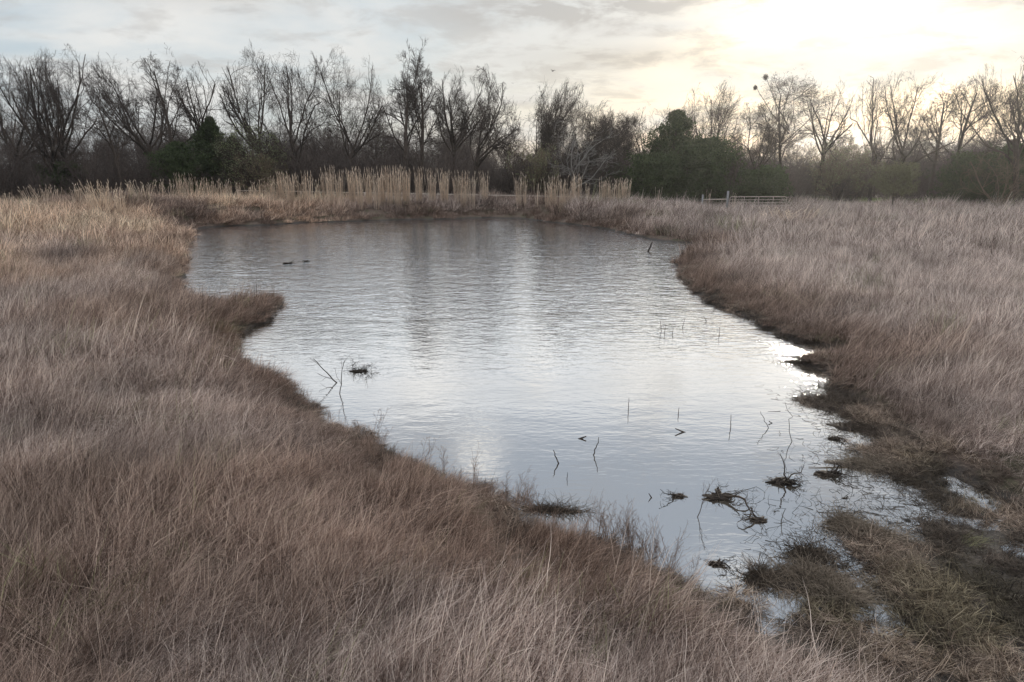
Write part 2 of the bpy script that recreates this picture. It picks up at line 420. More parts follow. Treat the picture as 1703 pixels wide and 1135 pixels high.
# ------------------------------------------------------------------ trees
def bare_parts(r, H, style, dens=1.0, forkf=0.35, twig=0.0095, levels=5):
    """returns list of (P,R,M) for trunk part and crown part, base at origin"""
    tr = 0.018 * H * r.uniform(0.85, 1.2)
    if style == 'tall':
        TL, t0, t1, la, nl, lr, up, wa = 0.86 * H, 0.38, 1.0, 38, 11, 0.50, 0.07, 0.10
    elif style == 'spread':
        TL, t0, t1, la, nl, lr, up, wa = forkf * H, 0.55, 1.0, 46, 7, 0.72 / forkf * 0.95, 0.08, 0.20
    elif style == 'multi':
        TL, t0, t1, la, nl, lr, up, wa = 0.06 * H, 0.1, 1.0, 30, 9, 0.93 / 0.06 * 0.95, 0.10, 0.12
    else:   # vase
        TL, t0, t1, la, nl, lr, up, wa = forkf * H, 0.7, 1.0, 46, 9, (1 - forkf) / forkf * 1.0, 0.085, 0.12
    P0, R0 = grow(r, np.zeros((1, 3)), np.array([[r.normal(0, .04), r.normal(0, .04), 1]]), np.array([TL]), np.array([tr]), 8, 0.05 if style == 'tall' else 0.07, 0.05,
                  0.25 if style == 'tall' else 0.75)
    p, d, L, rr = kids(r, P0, R0, nl, t0, t1, la, 9, lr, 0.2, 0.52, 0.35 if style == 'tall' else 0.05)
    if style == 'multi': rr = np.full(len(rr), tr * 0.45)
    P1, R1 = grow(r, p, d, L, rr, 8, wa, up, 0.3)
    k2 = max(5, int(9.5 * dens)); k3 = max(3, int(6 * dens)); k4 = max(3, int(5.5 * dens)); k5 = 3
    p, d, L, rr = kids(r, P1, R1, k2, 0.20, 1.0, 42, 12, 0.44, 0.3, 0.56, 0.25)
    P2, R2 = grow(r, p, d, L, rr, 6, wa * 1.5, up * 0.30, 0.35)
    p, d, L, rr = kids(r, P2, R2, k3, 0.22, 1.0, 38, 10, 0.58, 0.3, 0.6, 0.25, rmin=twig)
    P3, R3 = grow(r, p, d, L, rr, 5, wa * 1.6, up * 0.25, 0.45)
    p, d, L, rr = kids(r, P3, R3, k4, 0.2, 1.0, 36, 12, 0.62, 0.3, 0.6, 0.2, rmin=twig)
    P4, R4 = grow(r, p, d, L, rr, 4, wa * 1.5, up * 0.4, 0.6)
    crown = [(P2, R2, 4), (P3, R3, 3), (P4, R4, 3)]
    if levels >= 5:
        p, d, L, rr = kids(r, P4, R4, k5, 0.2, 1.0, 34, 12, 0.62, 0.3, 0.8, 0.2, rmin=twig * 0.8)
        P5, R5 = grow(r, p, d, L, rr, 2, wa, up * 0.5, 0.6); crown.append((P5, R5, 3))
    return [(P0, R0, 8), (P1, R1, 5)], crown
def fit(parts, H, xl, xr, lean, depth=None, rounded=True):
    """scale a grown tree so that its height and its left and right extent are right"""
    allp = np.concatenate([P.reshape(-1, 3) for P, R, M in parts[1]])
    s = H * (1.17 if rounded else 1.0) / np.percentile(allp[:, 2], 99.7)
    lo, hi = np.percentile(allp[:, 0], [3, 97]); kx = (xr - xl) / max(hi - lo, 1e-3)
    cx = (xl + xr) / 2; off = cx - (lo + hi) / 2 * kx
    res = []
    for grp in parts:
        g2 = []
        for P, R, M in grp:
            P = P.copy(); z = P[..., 2] * s; f = np.clip(z / H, 0, 1) ** 1.2
            P[..., 0] = P[..., 0] * (1 + (kx - 1) * np.clip(z / (0.25 * H), 0, 1)) + off * f
            P[..., 1] = P[..., 1] * (1 + (kx - 1) * 0.8 * np.clip(z / (0.25 * H), 0, 1)); P[..., 2] = z
            if rounded:
                rx = (xr - xl) / 2 * 1.12; zc = 0.60 * H
                qz = np.maximum(P[..., 2] - zc, 0) / (H - zc)
                q = np.sqrt(((P[..., 0] - off * f) / rx) ** 2 + (P[..., 1] / rx) ** 2 + qz ** 2)
                lim = 1.0 + 0.09 * np.sin(P[..., 0] * 2.1 + H) + 0.05 * np.sin(P[..., 1] * 3.7) + 0.04 * np.sin(P[..., 0] * 7.3)
                o_ = q > lim; keep = ~o_[:, 0]
                if keep.sum() == 0: continue
                P, R, o_ = P[keep], R[keep].copy(), o_[keep]
                for k_ in range(1, P.shape[1]):          # the twig ends where it would leave the crown
                    st = o_[:, k_]; P[st, k_] = P[st, k_ - 1] + (P[st, k_] - P[st, k_ - 1]) * 0.25; R[st, k_] *= 0.5
                    if k_ + 1 < P.shape[1]:
                        o_[st, k_ + 1] = True; P[st, k_ + 1] = P[st, k_] + (P[st, k_ + 1] - P[st, k_]) * 0.02
            g2.append((P, R, M))
        res.append(g2)
    return res
def gz1(x, y): return float(ground_z(np.array([x]), np.array([y]))[0])

def bare_tree(seed, bx, xl, xr, ytop, Y, style, label, dens=1.0, forkf=0.35, mt=None, mc=None, name='bare_tree', buds=0, fat=1.0, mistletoe=None, rounded=True):
    r = np.random.RandomState(seed)
    base = at(bx, 320, Y); gz = gz1(base[0], Y) - 0.05; top = at((xl + xr) / 2, ytop, Y)
    H = top[2] - gz; k = Y / FPX
    parts = fit(bare_parts(r, H, style, dens, forkf), H, (xl - bx - 14) * k, (xr - bx + 14) * k, 0, rounded=rounded and ytop != 66)
    e = empty(name, (base[0], Y, gz), label, 'tree', None)
    a = Acc()
    for P, R, M in parts[0]: a.tube(P, R * fat, M, r.rand(len(P)))
    obj('trunk', a.mesh('trunk', mt or m_bark, True), e)
    a = Acc()
    for P, R, M in parts[1]: a.tube(P, R * fat, M, r.rand(len(P)))
    obj('crown', a.mesh('crown', mc or m_twig), e)
    if buds:
        P = parts[1][-1][0].reshape(-1, 3); sel = r.rand(len(P)) < buds
        v, tt = cards(r, P[sel] + r.normal(0, .05, (sel.sum(), 3)), 0.085, 0.5, 1.1)
        obj('buds', Acc().add(v, None, tt, np.repeat(r.rand(sel.sum()), 3)).mesh('buds', m_bud), e)
    for (mx_, my_, ms) in (mistletoe or []):
        c = at(mx_, my_, Y) - np.array([base[0], Y, gz])
        f0 = np.array([0, 0, c[2] * 0.62]); tt_ = np.linspace(0, 1, 9)[:, None]
        Pl = f0 * (1 - tt_) + c * tt_ + np.array([0, 0, 0.5]) * np.sin(tt_ * math.pi) * np.array([-1, 0, -.5]) + r.normal(0, .06, (9, 3)); Pl[0] = f0
        obj('limb', Acc().tube(Pl[None], np.linspace(.07, .02, 9)[None], 5, np.array([.5])).mesh('limb', mt or m_bark, True), e)
        q = r.normal(0, 1, (380, 3)); q = nrmz(q) * (r.rand(380, 1) ** 0.6) * ms * r.uniform(.7, 1.25, (380, 1)) + c
        v, tt = cards(r, q, 0.10, 0.1, 1.4)
        obj('mistletoe', Acc().add(v, None, tt, np.repeat(r.rand(380), 3)).mesh('mistletoe', m_bark), e)
    return e

TREES = [
 # seed base xl xr ytop Y style label
 (1, 35, -45, 62, 84, 74, 'vase', 'bare tree at the far left edge with a curving forked trunk', 1.0, 0.33),
 (2, 88, 40, 122, 86, 70, 'vase', 'bare tree with slanting limbs, second from the left edge', 1.0, 0.3),
 (3, 112, 90, 172, 80, 73, 'spread', 'dark bare tree with rounded fan crown just left of the skyline dip', 1.1, 0.35),
 (4, 204, 160, 232, 150, 66, 'tall', 'short grey-trunked bare tree standing in the dip of the skyline at left', 0.9, 0.4),
 (5, 262, 184, 280, 97, 72, 'vase', 'wide vase-shaped bare tree right of the left skyline dip', 1.1, 0.42),
 (6, 303, 262, 328, 78, 70, 'tall', 'slim tall bare tree with steep open limbs at left, between two wider crowns', 0.9, 0.4),
 (7, 362, 318, 384, 97, 71, 'vase', 'bare tree with a thin open forked crown above the dark cedars at left', 0.8, 0.5),
 (8, 452, 374, 452, 78, 74, 'vase', 'bare tree with long limbs leaning left behind the pale green budding tree', 1.0, 0.4),
 (9, 506, 450, 556, 80, 70, 'spread', 'darkest heavy-limbed bare tree with a broad tangled crown left of center', 1.15, 0.45),
 (10, 580, 543, 642, 88, 73, 'vase', 'bare tree with many parallel upright branches just left of the tallest tree', 1.0, 0.4),
 (11, 670, 645, 697, 66, 69, 'tall', 'tallest bare tree in the line, narrow with a spiky three-pronged top', 0.8, 0.4),
 (12, 703, 678, 736, 98, 71, 'tall', 'dark straight bare tree with fine oval crown just right of the tallest tree', 1.1, 0.35),
 (13, 755, 732, 804, 112, 72, 'vase', 'bare tree with a wide fan fork above the middle of the dam', 1.05, 0.48),
 (14, 792, 782, 866, 116, 69, 'spread', 'thick-trunked bare tree leaning right, its round crown near the middle of the photo', 1.1, 0.46),
 (15, 888, 862, 948, 126, 71, 'vase', 'bare tree with two upright limbs left of the round-crowned tree', 1.1, 0.3),
 (16, 968, 922, 1042, 166, 67, 'vase', 'round-crowned dense bare tree with fine upright branches above the dam', 1.35, 0.22),
 (17, 1078, 1038, 1098, 176, 72, 'vase', 'thin sparse bare tree just left of the pointed cedar', 0.7, 0.35),
 (18, 1178, 1128, 1216, 136, 75, 'multi', 'pale backlit bare tree rising behind the big cedars', 0.95, 0.3),
 (19, 1252, 1212, 1292, 168, 70, 'spread', 'low tangled bare tree with drooping limbs between the cedars and the mistletoe tree', 1.1, 0.4),
 (20, 1302, 1252, 1338, 118, 72, 'tall', 'tall bare tree with two dark mistletoe balls at its upper left', 0.95, 0.4),
 (21, 1358, 1328, 1398, 124, 72, 'vase', 'open bare tree with a straight trunk forking high under the sun glow', 0.75, 0.48),
 (22, 1448, 1398, 1472, 116, 72, 'spread', 'crooked bare tree with widely splayed limbs right under the bright sun', 0.8, 0.33),
 (23, 1490, 1462, 1550, 106, 70, 'spread', 'big crooked forked bare tree with a snaking trunk behind the pale green tree', 0.95, 0.42),
 (24, 1548, 1522, 1578, 140, 74, 'tall', 'thin bare tree with one kinked pole-like stem, right of the snaking trunk', 0.75, 0.4),
 (25, 1588, 1556, 1622, 118, 73, 'tall', 'upright fine-twigged bare tree between the snaking trunk and the right edge', 1.05, 0.35),
 (26, 1692, 1605, 1705, 84, 66, 'spread', 'large dark bare tree with heavy limbs reaching left at the right edge', 1.05, 0.40),
 (27, 1712, 1672, 1790, 78, 73, 'vase', 'bare tree cut by the right edge of the photo, behind the heavy-limbed tree', 1.0, 0.38),
 (28, 1130, 1096, 1150, 172, 78, 'multi', 'small bare tree peeping over the top of the pointed cedar', 0.8, 0.3),
]
for T in TREES:
    kw = {}
    if T[0] == 20: kw['mistletoe'] = [(1256, 146, 0.22), (1273, 129, 0.29)]
    if T[0] in (8, 10): kw['buds'] = 0.05
    if T[0] in (18, 20, 21, 22, 23): kw['mt'] = m_bark
    bare_tree(T[0] * 17 + 3, T[1], T[2], T[3], T[4], T[5], T[6], T[7], T[8], T[9], **kw)
# pale leaning trunk before the round crown
e = bare_tree(411, 946, 950, 1024, 196, 64, 'spread', 'pale grey leaning dead tree in front of the round-crowned tree', 0.42, 0.34, m_grey, m_grey, 'dead_tree', rounded=False)
bare_tree(412, 1662, 1618, 1712, 250, 64, 'multi', 'low sprawling bush of pale bare branches at the right edge', 0.6, 0.3, m_warm, m_warm, 'bare_bush')

def cedar(seed, bx, xl, xr, ytop, Y, label, mat=None, rag=0.25, wide=0.35, name='cedar_tree', lo=0.04, leaf=0.16, n1=150):
    r = np.random.RandomState(seed)
    base = at(bx, 322, Y); gz = gz1(base[0], Y) - 0.05; H = at(bx, ytop, Y)[2] - gz; k = Y / FPX; hw = (xr - xl) / 2 * k; off = ((xl + xr) / 2 - bx) * k
    e = empty(name, (base[0], Y, gz), label, 'tree')
    P0, R0 = grow(r, np.zeros((1, 3)), np.array([[0, 0, 1.0]]), np.array([H * 0.96]), np.array([0.022 * H]), 8, 0.03, 0.03, 0.12)
    t = lo + (0.985 - lo) * (np.arange(n1) + r.rand(n1)) / n1
    env = np.where(t < wide, 0.72 + 0.28 * t / wide, ((1 - t) / (1 - wide)) ** 0.9) * (1 - rag + 2 * rag * r.rand(n1)) + 0.04
    an = r.rand(n1) * 2 * math.pi
    f = t * 8; i = np.minimum(f.astype(int), 7); u = (f - i)[:, None]; pos = P0[0][i] * (1 - u) + P0[0][i + 1] * u
    d = np.stack([np.cos(an), np.sin(an), 0.15 + 0.55 * t], 1)
    L = env * hw * 1.1 
    P1, R1 = grow(r, pos, d, L, np.maximum(0.012 * H * (1 - t) * 0.6, 0.015), 5, 0.10, 0.04, 0.3)
    p, d, L2, rr = kids(r, P1, R1, 8, 0.15, 1, 48, 12, 0.42, 0.3, 0.5, rmin=0.006)
    P2, R2 = grow(r, p, d, L2, rr, 3, 0.15, 0.10, 0.3)
    p, d, L3, rr = kids(r, P2, R2, 4, 0.1, 1, 45, 14, 0.55, 0.3, 0.5, rmin=0.005)
    P3, R3 = grow(r, p, d, np.maximum(L3, 0.12), rr, 2, 0.15, 0.12, 0.4)
    def sh(P):
        P = P.copy(); P[..., 0] += off * np.clip(P[..., 2] / H, 0, 1); return P
    a = Acc(); a.tube(sh(P0), R0, 8, r.rand(1)); a.tube(sh(P1), R1, 4, r.rand(len(P1)))
    obj('trunk', a.mesh('trunk', m_bark, True), e)
    a = Acc(); a.tube(sh(P2), R2, 3, r.rand(len(P2)))
    pp = sh(P3)[:, 1:].reshape(-1, 3); pp = np.repeat(pp, 4, 0) + r.normal(0, 0.075, (len(pp) * 4, 3))
    v, tt = cards(r, pp, leaf, 0.5, 1.9); a.add(v, None, tt, np.repeat(r.rand(len(pp)), 3))
    obj('crown', a.mesh('crown', mat or m_cedar), e)
    return e
CEDARS = [
 (1, 1110, 1056, 1172, 180, 66, 'pointed dark green cedar, the tallest evergreen beside the thin sparse tree'),
 (2, 1082, 1050, 1124, 258, 63, 'low bright green cedar at the left foot of the pointed cedar'),
 (3, 1180, 1128, 1228, 230, 67, 'broad bushy cedar right of the pointed cedar, above the short fence'),
 (4, 1140, 1098, 1192, 250, 64, 'rounded cedar in front of the pointed cedar, at the foot of the clump'),
 (5, 1262, 1222, 1300, 288, 65, 'low dark cedar directly behind the metal gate'),
 (6, 357, 318, 398, 192, 70, 'dark cedar with a ragged peak among the bare trees at left'),
 (7, 310, 275, 345, 236, 67, 'low dark cedar just left of the ragged-peaked cedar'),
 (8, 396, 372, 426, 226, 72, 'narrow dark cedar just right of the ragged-peaked cedar'),
 (9, 110, 85, 140, 272, 71, 'squat dark cedar low in the brush at far left'),
 (10, 1018, 1000, 1040, 272, 71, 'small green cedar in the gap right of the round-crowned tree'),
 (11, 1600, 1560, 1650, 262, 70, 'dark green cedar bush above the strip of green grass at right'),
 (12, 1665, 1630, 1712, 238, 71, 'taller dark cedar near the right edge'),
]
for c in CEDARS:
    cedar(c[0] * 31 + 7, c[1], c[2], c[3], c[4], c[5], c[6], wide=0.3 if c[0] in (1, 6, 8) else 0.5, rag=0.26 if c[0] in (1, 6, 8) else 0.42)
cedar(900, 1487, 1455, 1524, 280, 61, 'small pale yellow-green tree with a dark stem standing alone before the wood', m_pale, 0.2, 0.72, 'small_tree', 0.34, 0.11, 70)
bare_tree(501, 420, 385, 470, 205, 67, 'multi', 'pale green budding tree right of the dark cedars at left', 1.1, 0.3, m_bark, m_twig, 'budding_tree', 0.30)
bare_tree(504, 1390, 1352, 1432, 232, 72, 'multi', 'hazy olive budding bush under the sun glow', 1.1, 0.3, m_bark, m_warm, 'budding_shrub', 0.2)
bare_tree(502, 888, 862, 920, 232, 66, 'multi', 'pale olive budding shrub below the two-limbed bare tree', 0.9, 0.3, m_bark, m_warm, 'budding_shrub', 0.22)
bare_tree(503, 440, 412, 470, 250, 65, 'multi', 'olive-grey budding shrub at the foot of the pale green budding tree', 0.9, 0.3, m_bark, m_warm, 'budding_shrub', 0.16)

# ------------------------------------------------------------------ scattering (stuff)
def scatter(name, points, rot, scl, idx, tint, variants, label=None, cat=None):
    col_ = bpy.data.collections.new(name + '_source')
    for k, me in enumerate(variants):
        o = bpy.data.objects.new('%s_piece' % name, me); col_.objects.link(o)
    me = bpy.data.meshes.new(name); n = len(points)
    me.vertices.add(n); me.vertices.foreach_set('co', np.asarray(points, np.float32).ravel())
    a = me.attributes.new('rot', 'FLOAT_VECTOR', 'POINT'); a.data.foreach_set('vector', np.asarray(rot, np.float32).ravel())
    a = me.attributes.new('scl', 'FLOAT_VECTOR', 'POINT'); a.data.foreach_set('vector', np.asarray(scl, np.float32).ravel())
    a = me.attributes.new('idx', 'INT', 'POINT'); a.data.foreach_set('value', np.asarray(idx, np.int32))
    a = me.attributes.new('tint', 'FLOAT_VECTOR', 'POINT'); a.data.foreach_set('vector', np.asarray(tint, np.float32).ravel())
    o = obj(name, me)
    g = bpy.data.node_groups.new(name + '_nodes', 'GeometryNodeTree')
    g.interface.new_socket('Geometry', in_out='INPUT', socket_type='NodeSocketGeometry'); g.interface.new_socket('Geometry', in_out='OUTPUT', socket_type='NodeSocketGeometry')
    gi = g.nodes.new('NodeGroupInput'); go = g.nodes.new('NodeGroupOutput')
    ip = g.nodes.new('GeometryNodeInstanceOnPoints'); ci = g.nodes.new('GeometryNodeCollectionInfo')
    ci.inputs['Collection'].default_value = col_; ci.inputs['Separate Children'].default_value = True; ci.inputs['Reset Children'].default_value = True
    def na(nm, dt):
        q = g.nodes.new('GeometryNodeInputNamedAttribute'); q.data_type = dt; q.inputs['Name'].default_value = nm; return q.outputs['Attribute']
    g.links.new(gi.outputs[0], ip.inputs['Points']); g.links.new(ci.outputs[0], ip.inputs['Instance'])
    ip.inputs['Pick Instance'].default_value = True
    g.links.new(na('idx', 'INT'), ip.inputs['Instance Index']); g.links.new(na('rot', 'FLOAT_VECTOR'), ip.inputs['Rotation'])
    g.links.new(na('scl', 'FLOAT_VECTOR'), ip.inputs['Scale']); g.links.new(ip.outputs[0], go.inputs[0])
    md = o.modifiers.new('scatter', 'NODES'); md.node_group = g
    tag(o, label, cat, None, 'stuff')
    return o

def grassmat(name, stops, trans=0.28):
    m, t, b, o = mat_new(name)
    at_ = t.new('ShaderNodeAttribute'); at_.attribute_name = 'rnd'
    ti = t.new('ShaderNodeAttribute'); ti.attribute_name = 'tint'; ti.attribute_type = 'INSTANCER'
    c = t.mix(1.0, t.ramp(at_.outputs['Fac'], stops), ti.outputs['Color'], 'MULTIPLY')
    t.put(b.inputs['Base Color'], c); b.inputs['Roughness'].default_value = 0.7; b.inputs['Specular IOR Level'].default_value = 0.25
    tr = t.new('ShaderNodeBsdfTranslucent'); t.put(tr.inputs[0], c)
    mx = t.new('ShaderNodeMixShader'); mx.inputs[0].default_value = trans
    t.l.new(b.outputs[0], mx.inputs[1]); t.l.new(tr.outputs[0], mx.inputs[2]); t.l.new(mx.outputs[0], o.inputs[0])
    return m
m_grass = grassmat('dry_grass_blades', [(0.0, (0.04, 0.026, 0.020)), (0.3, (0.16, 0.12, 0.10)), (0.6, (0.45, 0.385, 0.35)), (0.82, (0.68, 0.61, 0.56)), (1.0, (0.85, 0.78, 0.70))])

def patch(seed, n, rad, h, wdt, lean, spread, curl=0.5, seg=5, stems=0.08, locks=11):
    """a patch of long blades in small locks, laid over towards +x"""
    r = np.random.RandomState(seed)
    lk = r.randint(0, locks, n); la_ = r.rand(locks) * 6.28; lq = rad * np.sqrt(r.rand(locks))
    lc = np.stack([lq * np.cos(la_), lq * np.sin(la_)], 1); laz = r.normal(0, spread, locks); lle = np.clip(r.normal(1, 0.35, locks), 0.2, 1.7); lh = r.uniform(0.6, 1.15, locks); lcol = r.normal(0, 0.20, locks)
    loose = r.rand(n) < 0.30
    a = r.rand(n) * 2 * math.pi; q = rad * np.sqrt(r.rand(n)); pl = np.stack([q * np.cos(a), q * np.sin(a)], 1)
    pk = lc[lk] + r.normal(0, rad * 0.13, (n, 2))
    p = np.concatenate([np.where(loose[:, None], pl, pk), np.full((n, 1), -0.02)], 1)
    azb = np.where(loose, r.normal(0, spread * 1.6, n), laz[lk] + r.normal(0, 0.28, n))
    L = h * r.uniform(0.45, 1.15, n) * np.where(loose, 1, lh[lk]); st = r.rand(n) < stems
    L = np.where(st, L * 1.4, L)
    le = np.where(loose, r.uniform(0.3, 1.3, n), lle[lk]) * lean
    th = np.clip(r.normal(le * 0.55, 0.20, n), -0.1, 1.35); dth = r.normal(le * 0.75, 0.35, n) * curl * 2 / seg
    dth = np.where(st, dth * 0.25, dth)
    wd = wdt * r.uniform(0.55, 1.35, n); wd = np.where(st, wd * 0.9, wd)
    sideaz = azb + math.pi / 2 + r.normal(0, 0.7, n); side = np.stack([np.cos(sideaz), np.sin(sideaz), r.normal(0, .2, n)], 1)
    kink = np.where(r.rand(n) < 0.35, r.randint(1, seg + 1, n), 99)
    vs = []; pos = p.copy()
    for k in range(seg + 1):
        wk = wd * (1.0 if k == 0 else (1 - (k / seg) ** 1.5)) + wdt * 0.12
        vs.append(pos - side * wk[:, None] / 2); vs.append(pos + side * wk[:, None] / 2)
        s = L / seg
        pos = pos + np.stack([np.sin(th) * np.cos(azb) * s, np.sin(th) * np.sin(azb) * s, np.cos(th) * s], 1)
        kk = kink == k + 1; th = np.clip(th + dth + np.where(kk, r.normal(0.7, 0.5, n), 0), -0.3, 1.75); azb = azb + r.normal(0, 0.12, n) + np.where(kk, r.normal(0, 0.8, n), 0)
        pos[:, 2] = np.maximum(pos[:, 2], 0.01)
    v = np.stack(vs, 1).reshape(-1, 3); m = 2 * (seg + 1)
    b = np.arange(n)[:, None] * m; k = np.arange(seg)[None, :] * 2
    qd = np.stack([b + k, b + k + 1, b + k + 3, b + k + 2], -1).reshape(-1, 4)
    c = np.clip(r.normal(0.45, 0.27, n) + np.where(loose, 0, lcol[lk]) + np.where(st, 0.45, 0), 0, 1)
    hgt = np.tile(np.repeat(np.arange(seg + 1) / seg, 2), n)
    cc = np.clip(np.repeat(c, m), 0, 1)
    return make_mesh('grass_patch', v, quads=qd, cols=cc, mat=m_grass)

rg = np.random.RandomState(77)
near_v = [patch(100 + i, 210, 0.34, 0.47, 0.0037, 1.85, 0.55) for i in range(7)] + [patch(150 + i, 200, 0.32, 0.42, 0.0037, 1.5, 1.1) for i in range(3)]
mid_v = [patch(200 + i, 230, 0.45, 0.54, 0.0062, 1.6, 0.55) for i in range(4)] + [patch(250 + i, 200, 0.42, 0.5, 0.006, 1.2, 0.9) for i in range(2)]
far_v = [patch(300 + i, 260, 0.75, 0.68, 0.013, 1.1, 0.9, 0.5, 4) for i in range(5)]

def region(n, y0, y1, pw=1.0):
    """random points in the wedge the camera can see (with a margin)"""
    y = y0 + (y1 - y0) * rg.rand(n) ** pw; hwid = y * 0.80 + 3.0
    keep = rg.rand(n) < (hwid / (y1 * 0.8 + 3.0)); y = y[keep]; hwid = hwid[keep]
    return (rg.rand(len(y)) * 2 - 1) * hwid, y
def tint_at(x, y, sd, sm):
    n = len(x)
    a = fbm(x * 0.28, y * 0.28, 41, 4)[:, None]; b2 = fbm(x * 0.9 + 5, y * 0.9, 45, 3)[:, None]; c2 = fbm(x * 0.12, y * 0.12 + 9, 49, 3)[:, None]
    base = np.array([0.98, 0.90, 0.87]) * (0.50 + 1.05 * b2)
    grey = np.array([1.12, 1.06, 1.05]) * (0.62 + 0.85 * b2); red = np.array([0.90, 0.76, 0.68]) * (0.40 + 1.0 * b2)
    t = base * 1.0
    k = sstep(a[:, 0], 0.45, 0.62)[:, None]; t = t * (1 - k) + red * k
    k = (sstep(x, 4, 14) * sstep(sd, 0.8, 4) * 0.8)[:, None]; t = t * (1 - k) + grey * k
    k = (1 - sstep(sd, 0.2, 1.6 + 1.6 * a[:, 0]))[:, None] * 0.9; t = t * (1 - k) + np.array([0.56, 0.43, 0.36]) * (0.7 + 0.4 * b2) * k
    # straw-coloured ground on the left rise
    k = (sstep(-x, 9, 18) * sstep(y, 20, 30) * sstep(c2[:, 0] + 0.25 * b2[:, 0], 0.36, 0.62))[:, None] * 0.9
    t = t * (1 - k) + np.array([1.75, 1.46, 1.20]) * (0.85 + 0.3 * b2) * k
    # greener marsh and scattered green tufts
    k = ((1 - sstep(sm, -0.2, 1.0)) * sstep(b2[:, 0], 0.42, 0.62))[:, None] * 0.55
    t = t * (1 - k) + np.array([0.42, 0.42, 0.25]) * k
    k = (rg.rand(n) < 0.018)[:, None] * 0.75; t = t * (1 - k) + np.array([0.42, 0.52, 0.24]) * k
    k = (sstep(y, 68, 70) * sstep(x, 30, 36))[:, None]; t = t * (1 - k) + np.array([0.55, 0.85, 0.30]) * k
    return np.clip(t, 0.05, 1.6)

def lay_grass(name, n, y0, y1, variants, smin, smax, label, pw=1.0, edge=0.12):
    x, y = region(n, y0, y1, pw)
    sd = signed(x, y, poly); sm = signed(x, y, marsh)
    keep = sd > edge
    keep &= ~((sm < 0.6) & (rg.rand(len(x)) < 0.94))
    if y0 < 20: keep &= ~((vnoise(x * 2.1, y * 2.1, 97) < 0.30) & (rg.rand(len(x)) < 0.75))
    x, y, sd, sm = x[keep], y[keep], sd[keep], sm[keep]
    z = ground_z(x, y, sd)
    keep = z > 0.015; x, y, sd, sm, z = x[keep], y[keep], sd[keep], sm[keep], z[keep]
    n = len(x)
    # wind-laid direction drifts slowly over the field
    dirn = math.radians(38) + (fbm(x * 0.16, y * 0.16, 61, 3) - 0.5) * 3.2 + rg.normal(0, 0.38, n)
    s = rg.uniform(smin, smax, n) * (0.72 + 0.56 * fbm(x * 0.45, y * 0.45, 71, 3))
    s *= (0.50 + 0.50 * sstep(sd, 0.1, 1.3)) * (0.55 + 0.9 * vnoise(x * 1.9, y * 1.9, 99))
    s *= 0.50 + 0.50 * sstep(sm, 0.0, 1.2)
    green = (y > 68.5) & (x > 32); s = np.where(green, s * 0.4, s)
    rot = np.stack([rg.normal(0, .06, n), rg.normal(0, .06, n), dirn], 1)
    hs = rg.uniform(0.8, 1.2, n) * np.where(fbm(x * 0.6, y * 0.6, 81, 2) > 0.52, 1.15, 0.85)
    k = len(variants)
    scatter(name, np.stack([x, y, z], 1), rot, np.stack([np.maximum(s, 0.4) * 1.05, np.maximum(s, 0.4) * 1.05, s * hs], 1), rg.randint(0, k, n), tint_at(x, y, sd, sm), variants, label, 'grass')
    return n
print('near', lay_grass('dry_grass', 10500, 1.5, 13.0, near_v, 0.85, 1.2, 'matted purple-brown dry grass in the foreground leaning to the right'))
print('mid', lay_grass('dry_grass', 18000, 12.0, 32.0, mid_v, 0.85, 1.2, 'dry grey-brown meadow grass around the middle of the pond'))
print('far', lay_grass('dry_grass', 21000, 30.0, 84.0, far_v, 0.8, 1.25, 'dry meadow grass on the dam and in the far fields', edge=0.1))

lit_v = [patch(400 + i, 110, 0.22, 0.26, 0.0060, 2.2, 3.0, 0.6, 4, 0.1, 5) for i in range(5)]
x = rg.uniform(-9, 12, 60000); y = rg.uniform(4, 30, 60000); sd = signed(x, y, poly); sm = signed(x, y, marsh)
keep = ((sd > -0.12) & (sd < 0.55) & (rg.rand(len(x)) < 0.55)) | ((sd > -0.02) & (sm < 0.6) & (rg.rand(len(x)) < 0.20 + 0.5 * sstep(vnoise(x * 1.6, y * 1.6, 141), .3, .6))); x, y, sd, sm = x[keep], y[keep], sd[keep], sm[keep]
z = ground_z(x, y, sd); keep = (z > -0.005) | ((sd > -.05) & (rg.rand(len(x)) < 0.12)); x, y, sd, sm, z = x[keep], y[keep], sd[keep], sm[keep], z[keep]; n = len(x)
tv = (0.20 + 0.72 * sstep(fbm(x * 1.1, y * 1.1, 131, 3), 0.35, 0.68) * rg.uniform(.5, 1.2, n))[:, None]
gk = (sstep(fbm(x * .8, y * .8, 137, 3), 0.5, 0.62) * sstep(-sm, -0.3, 0.3))[:, None] * 0.55
scatter('wet_litter', np.stack([x, y, np.maximum(z, 0.0)], 1), np.stack([rg.normal(0, .1, n), rg.normal(0, .1, n), rg.rand(n) * 6.28], 1), np.stack([rg.uniform(.6, 1.2, n), rg.uniform(.6, 1.2, n), rg.uniform(.35, .8, n)], 1), rg.randint(0, 5, n),
        tv * ((1 - gk) * np.array([0.86, 0.75, 0.64]) + gk * np.array([0.42, 0.43, 0.24])), lit_v, 'flattened dark dead grass along the wet margin and over the marsh', 'plant litter')
print('litter', n)

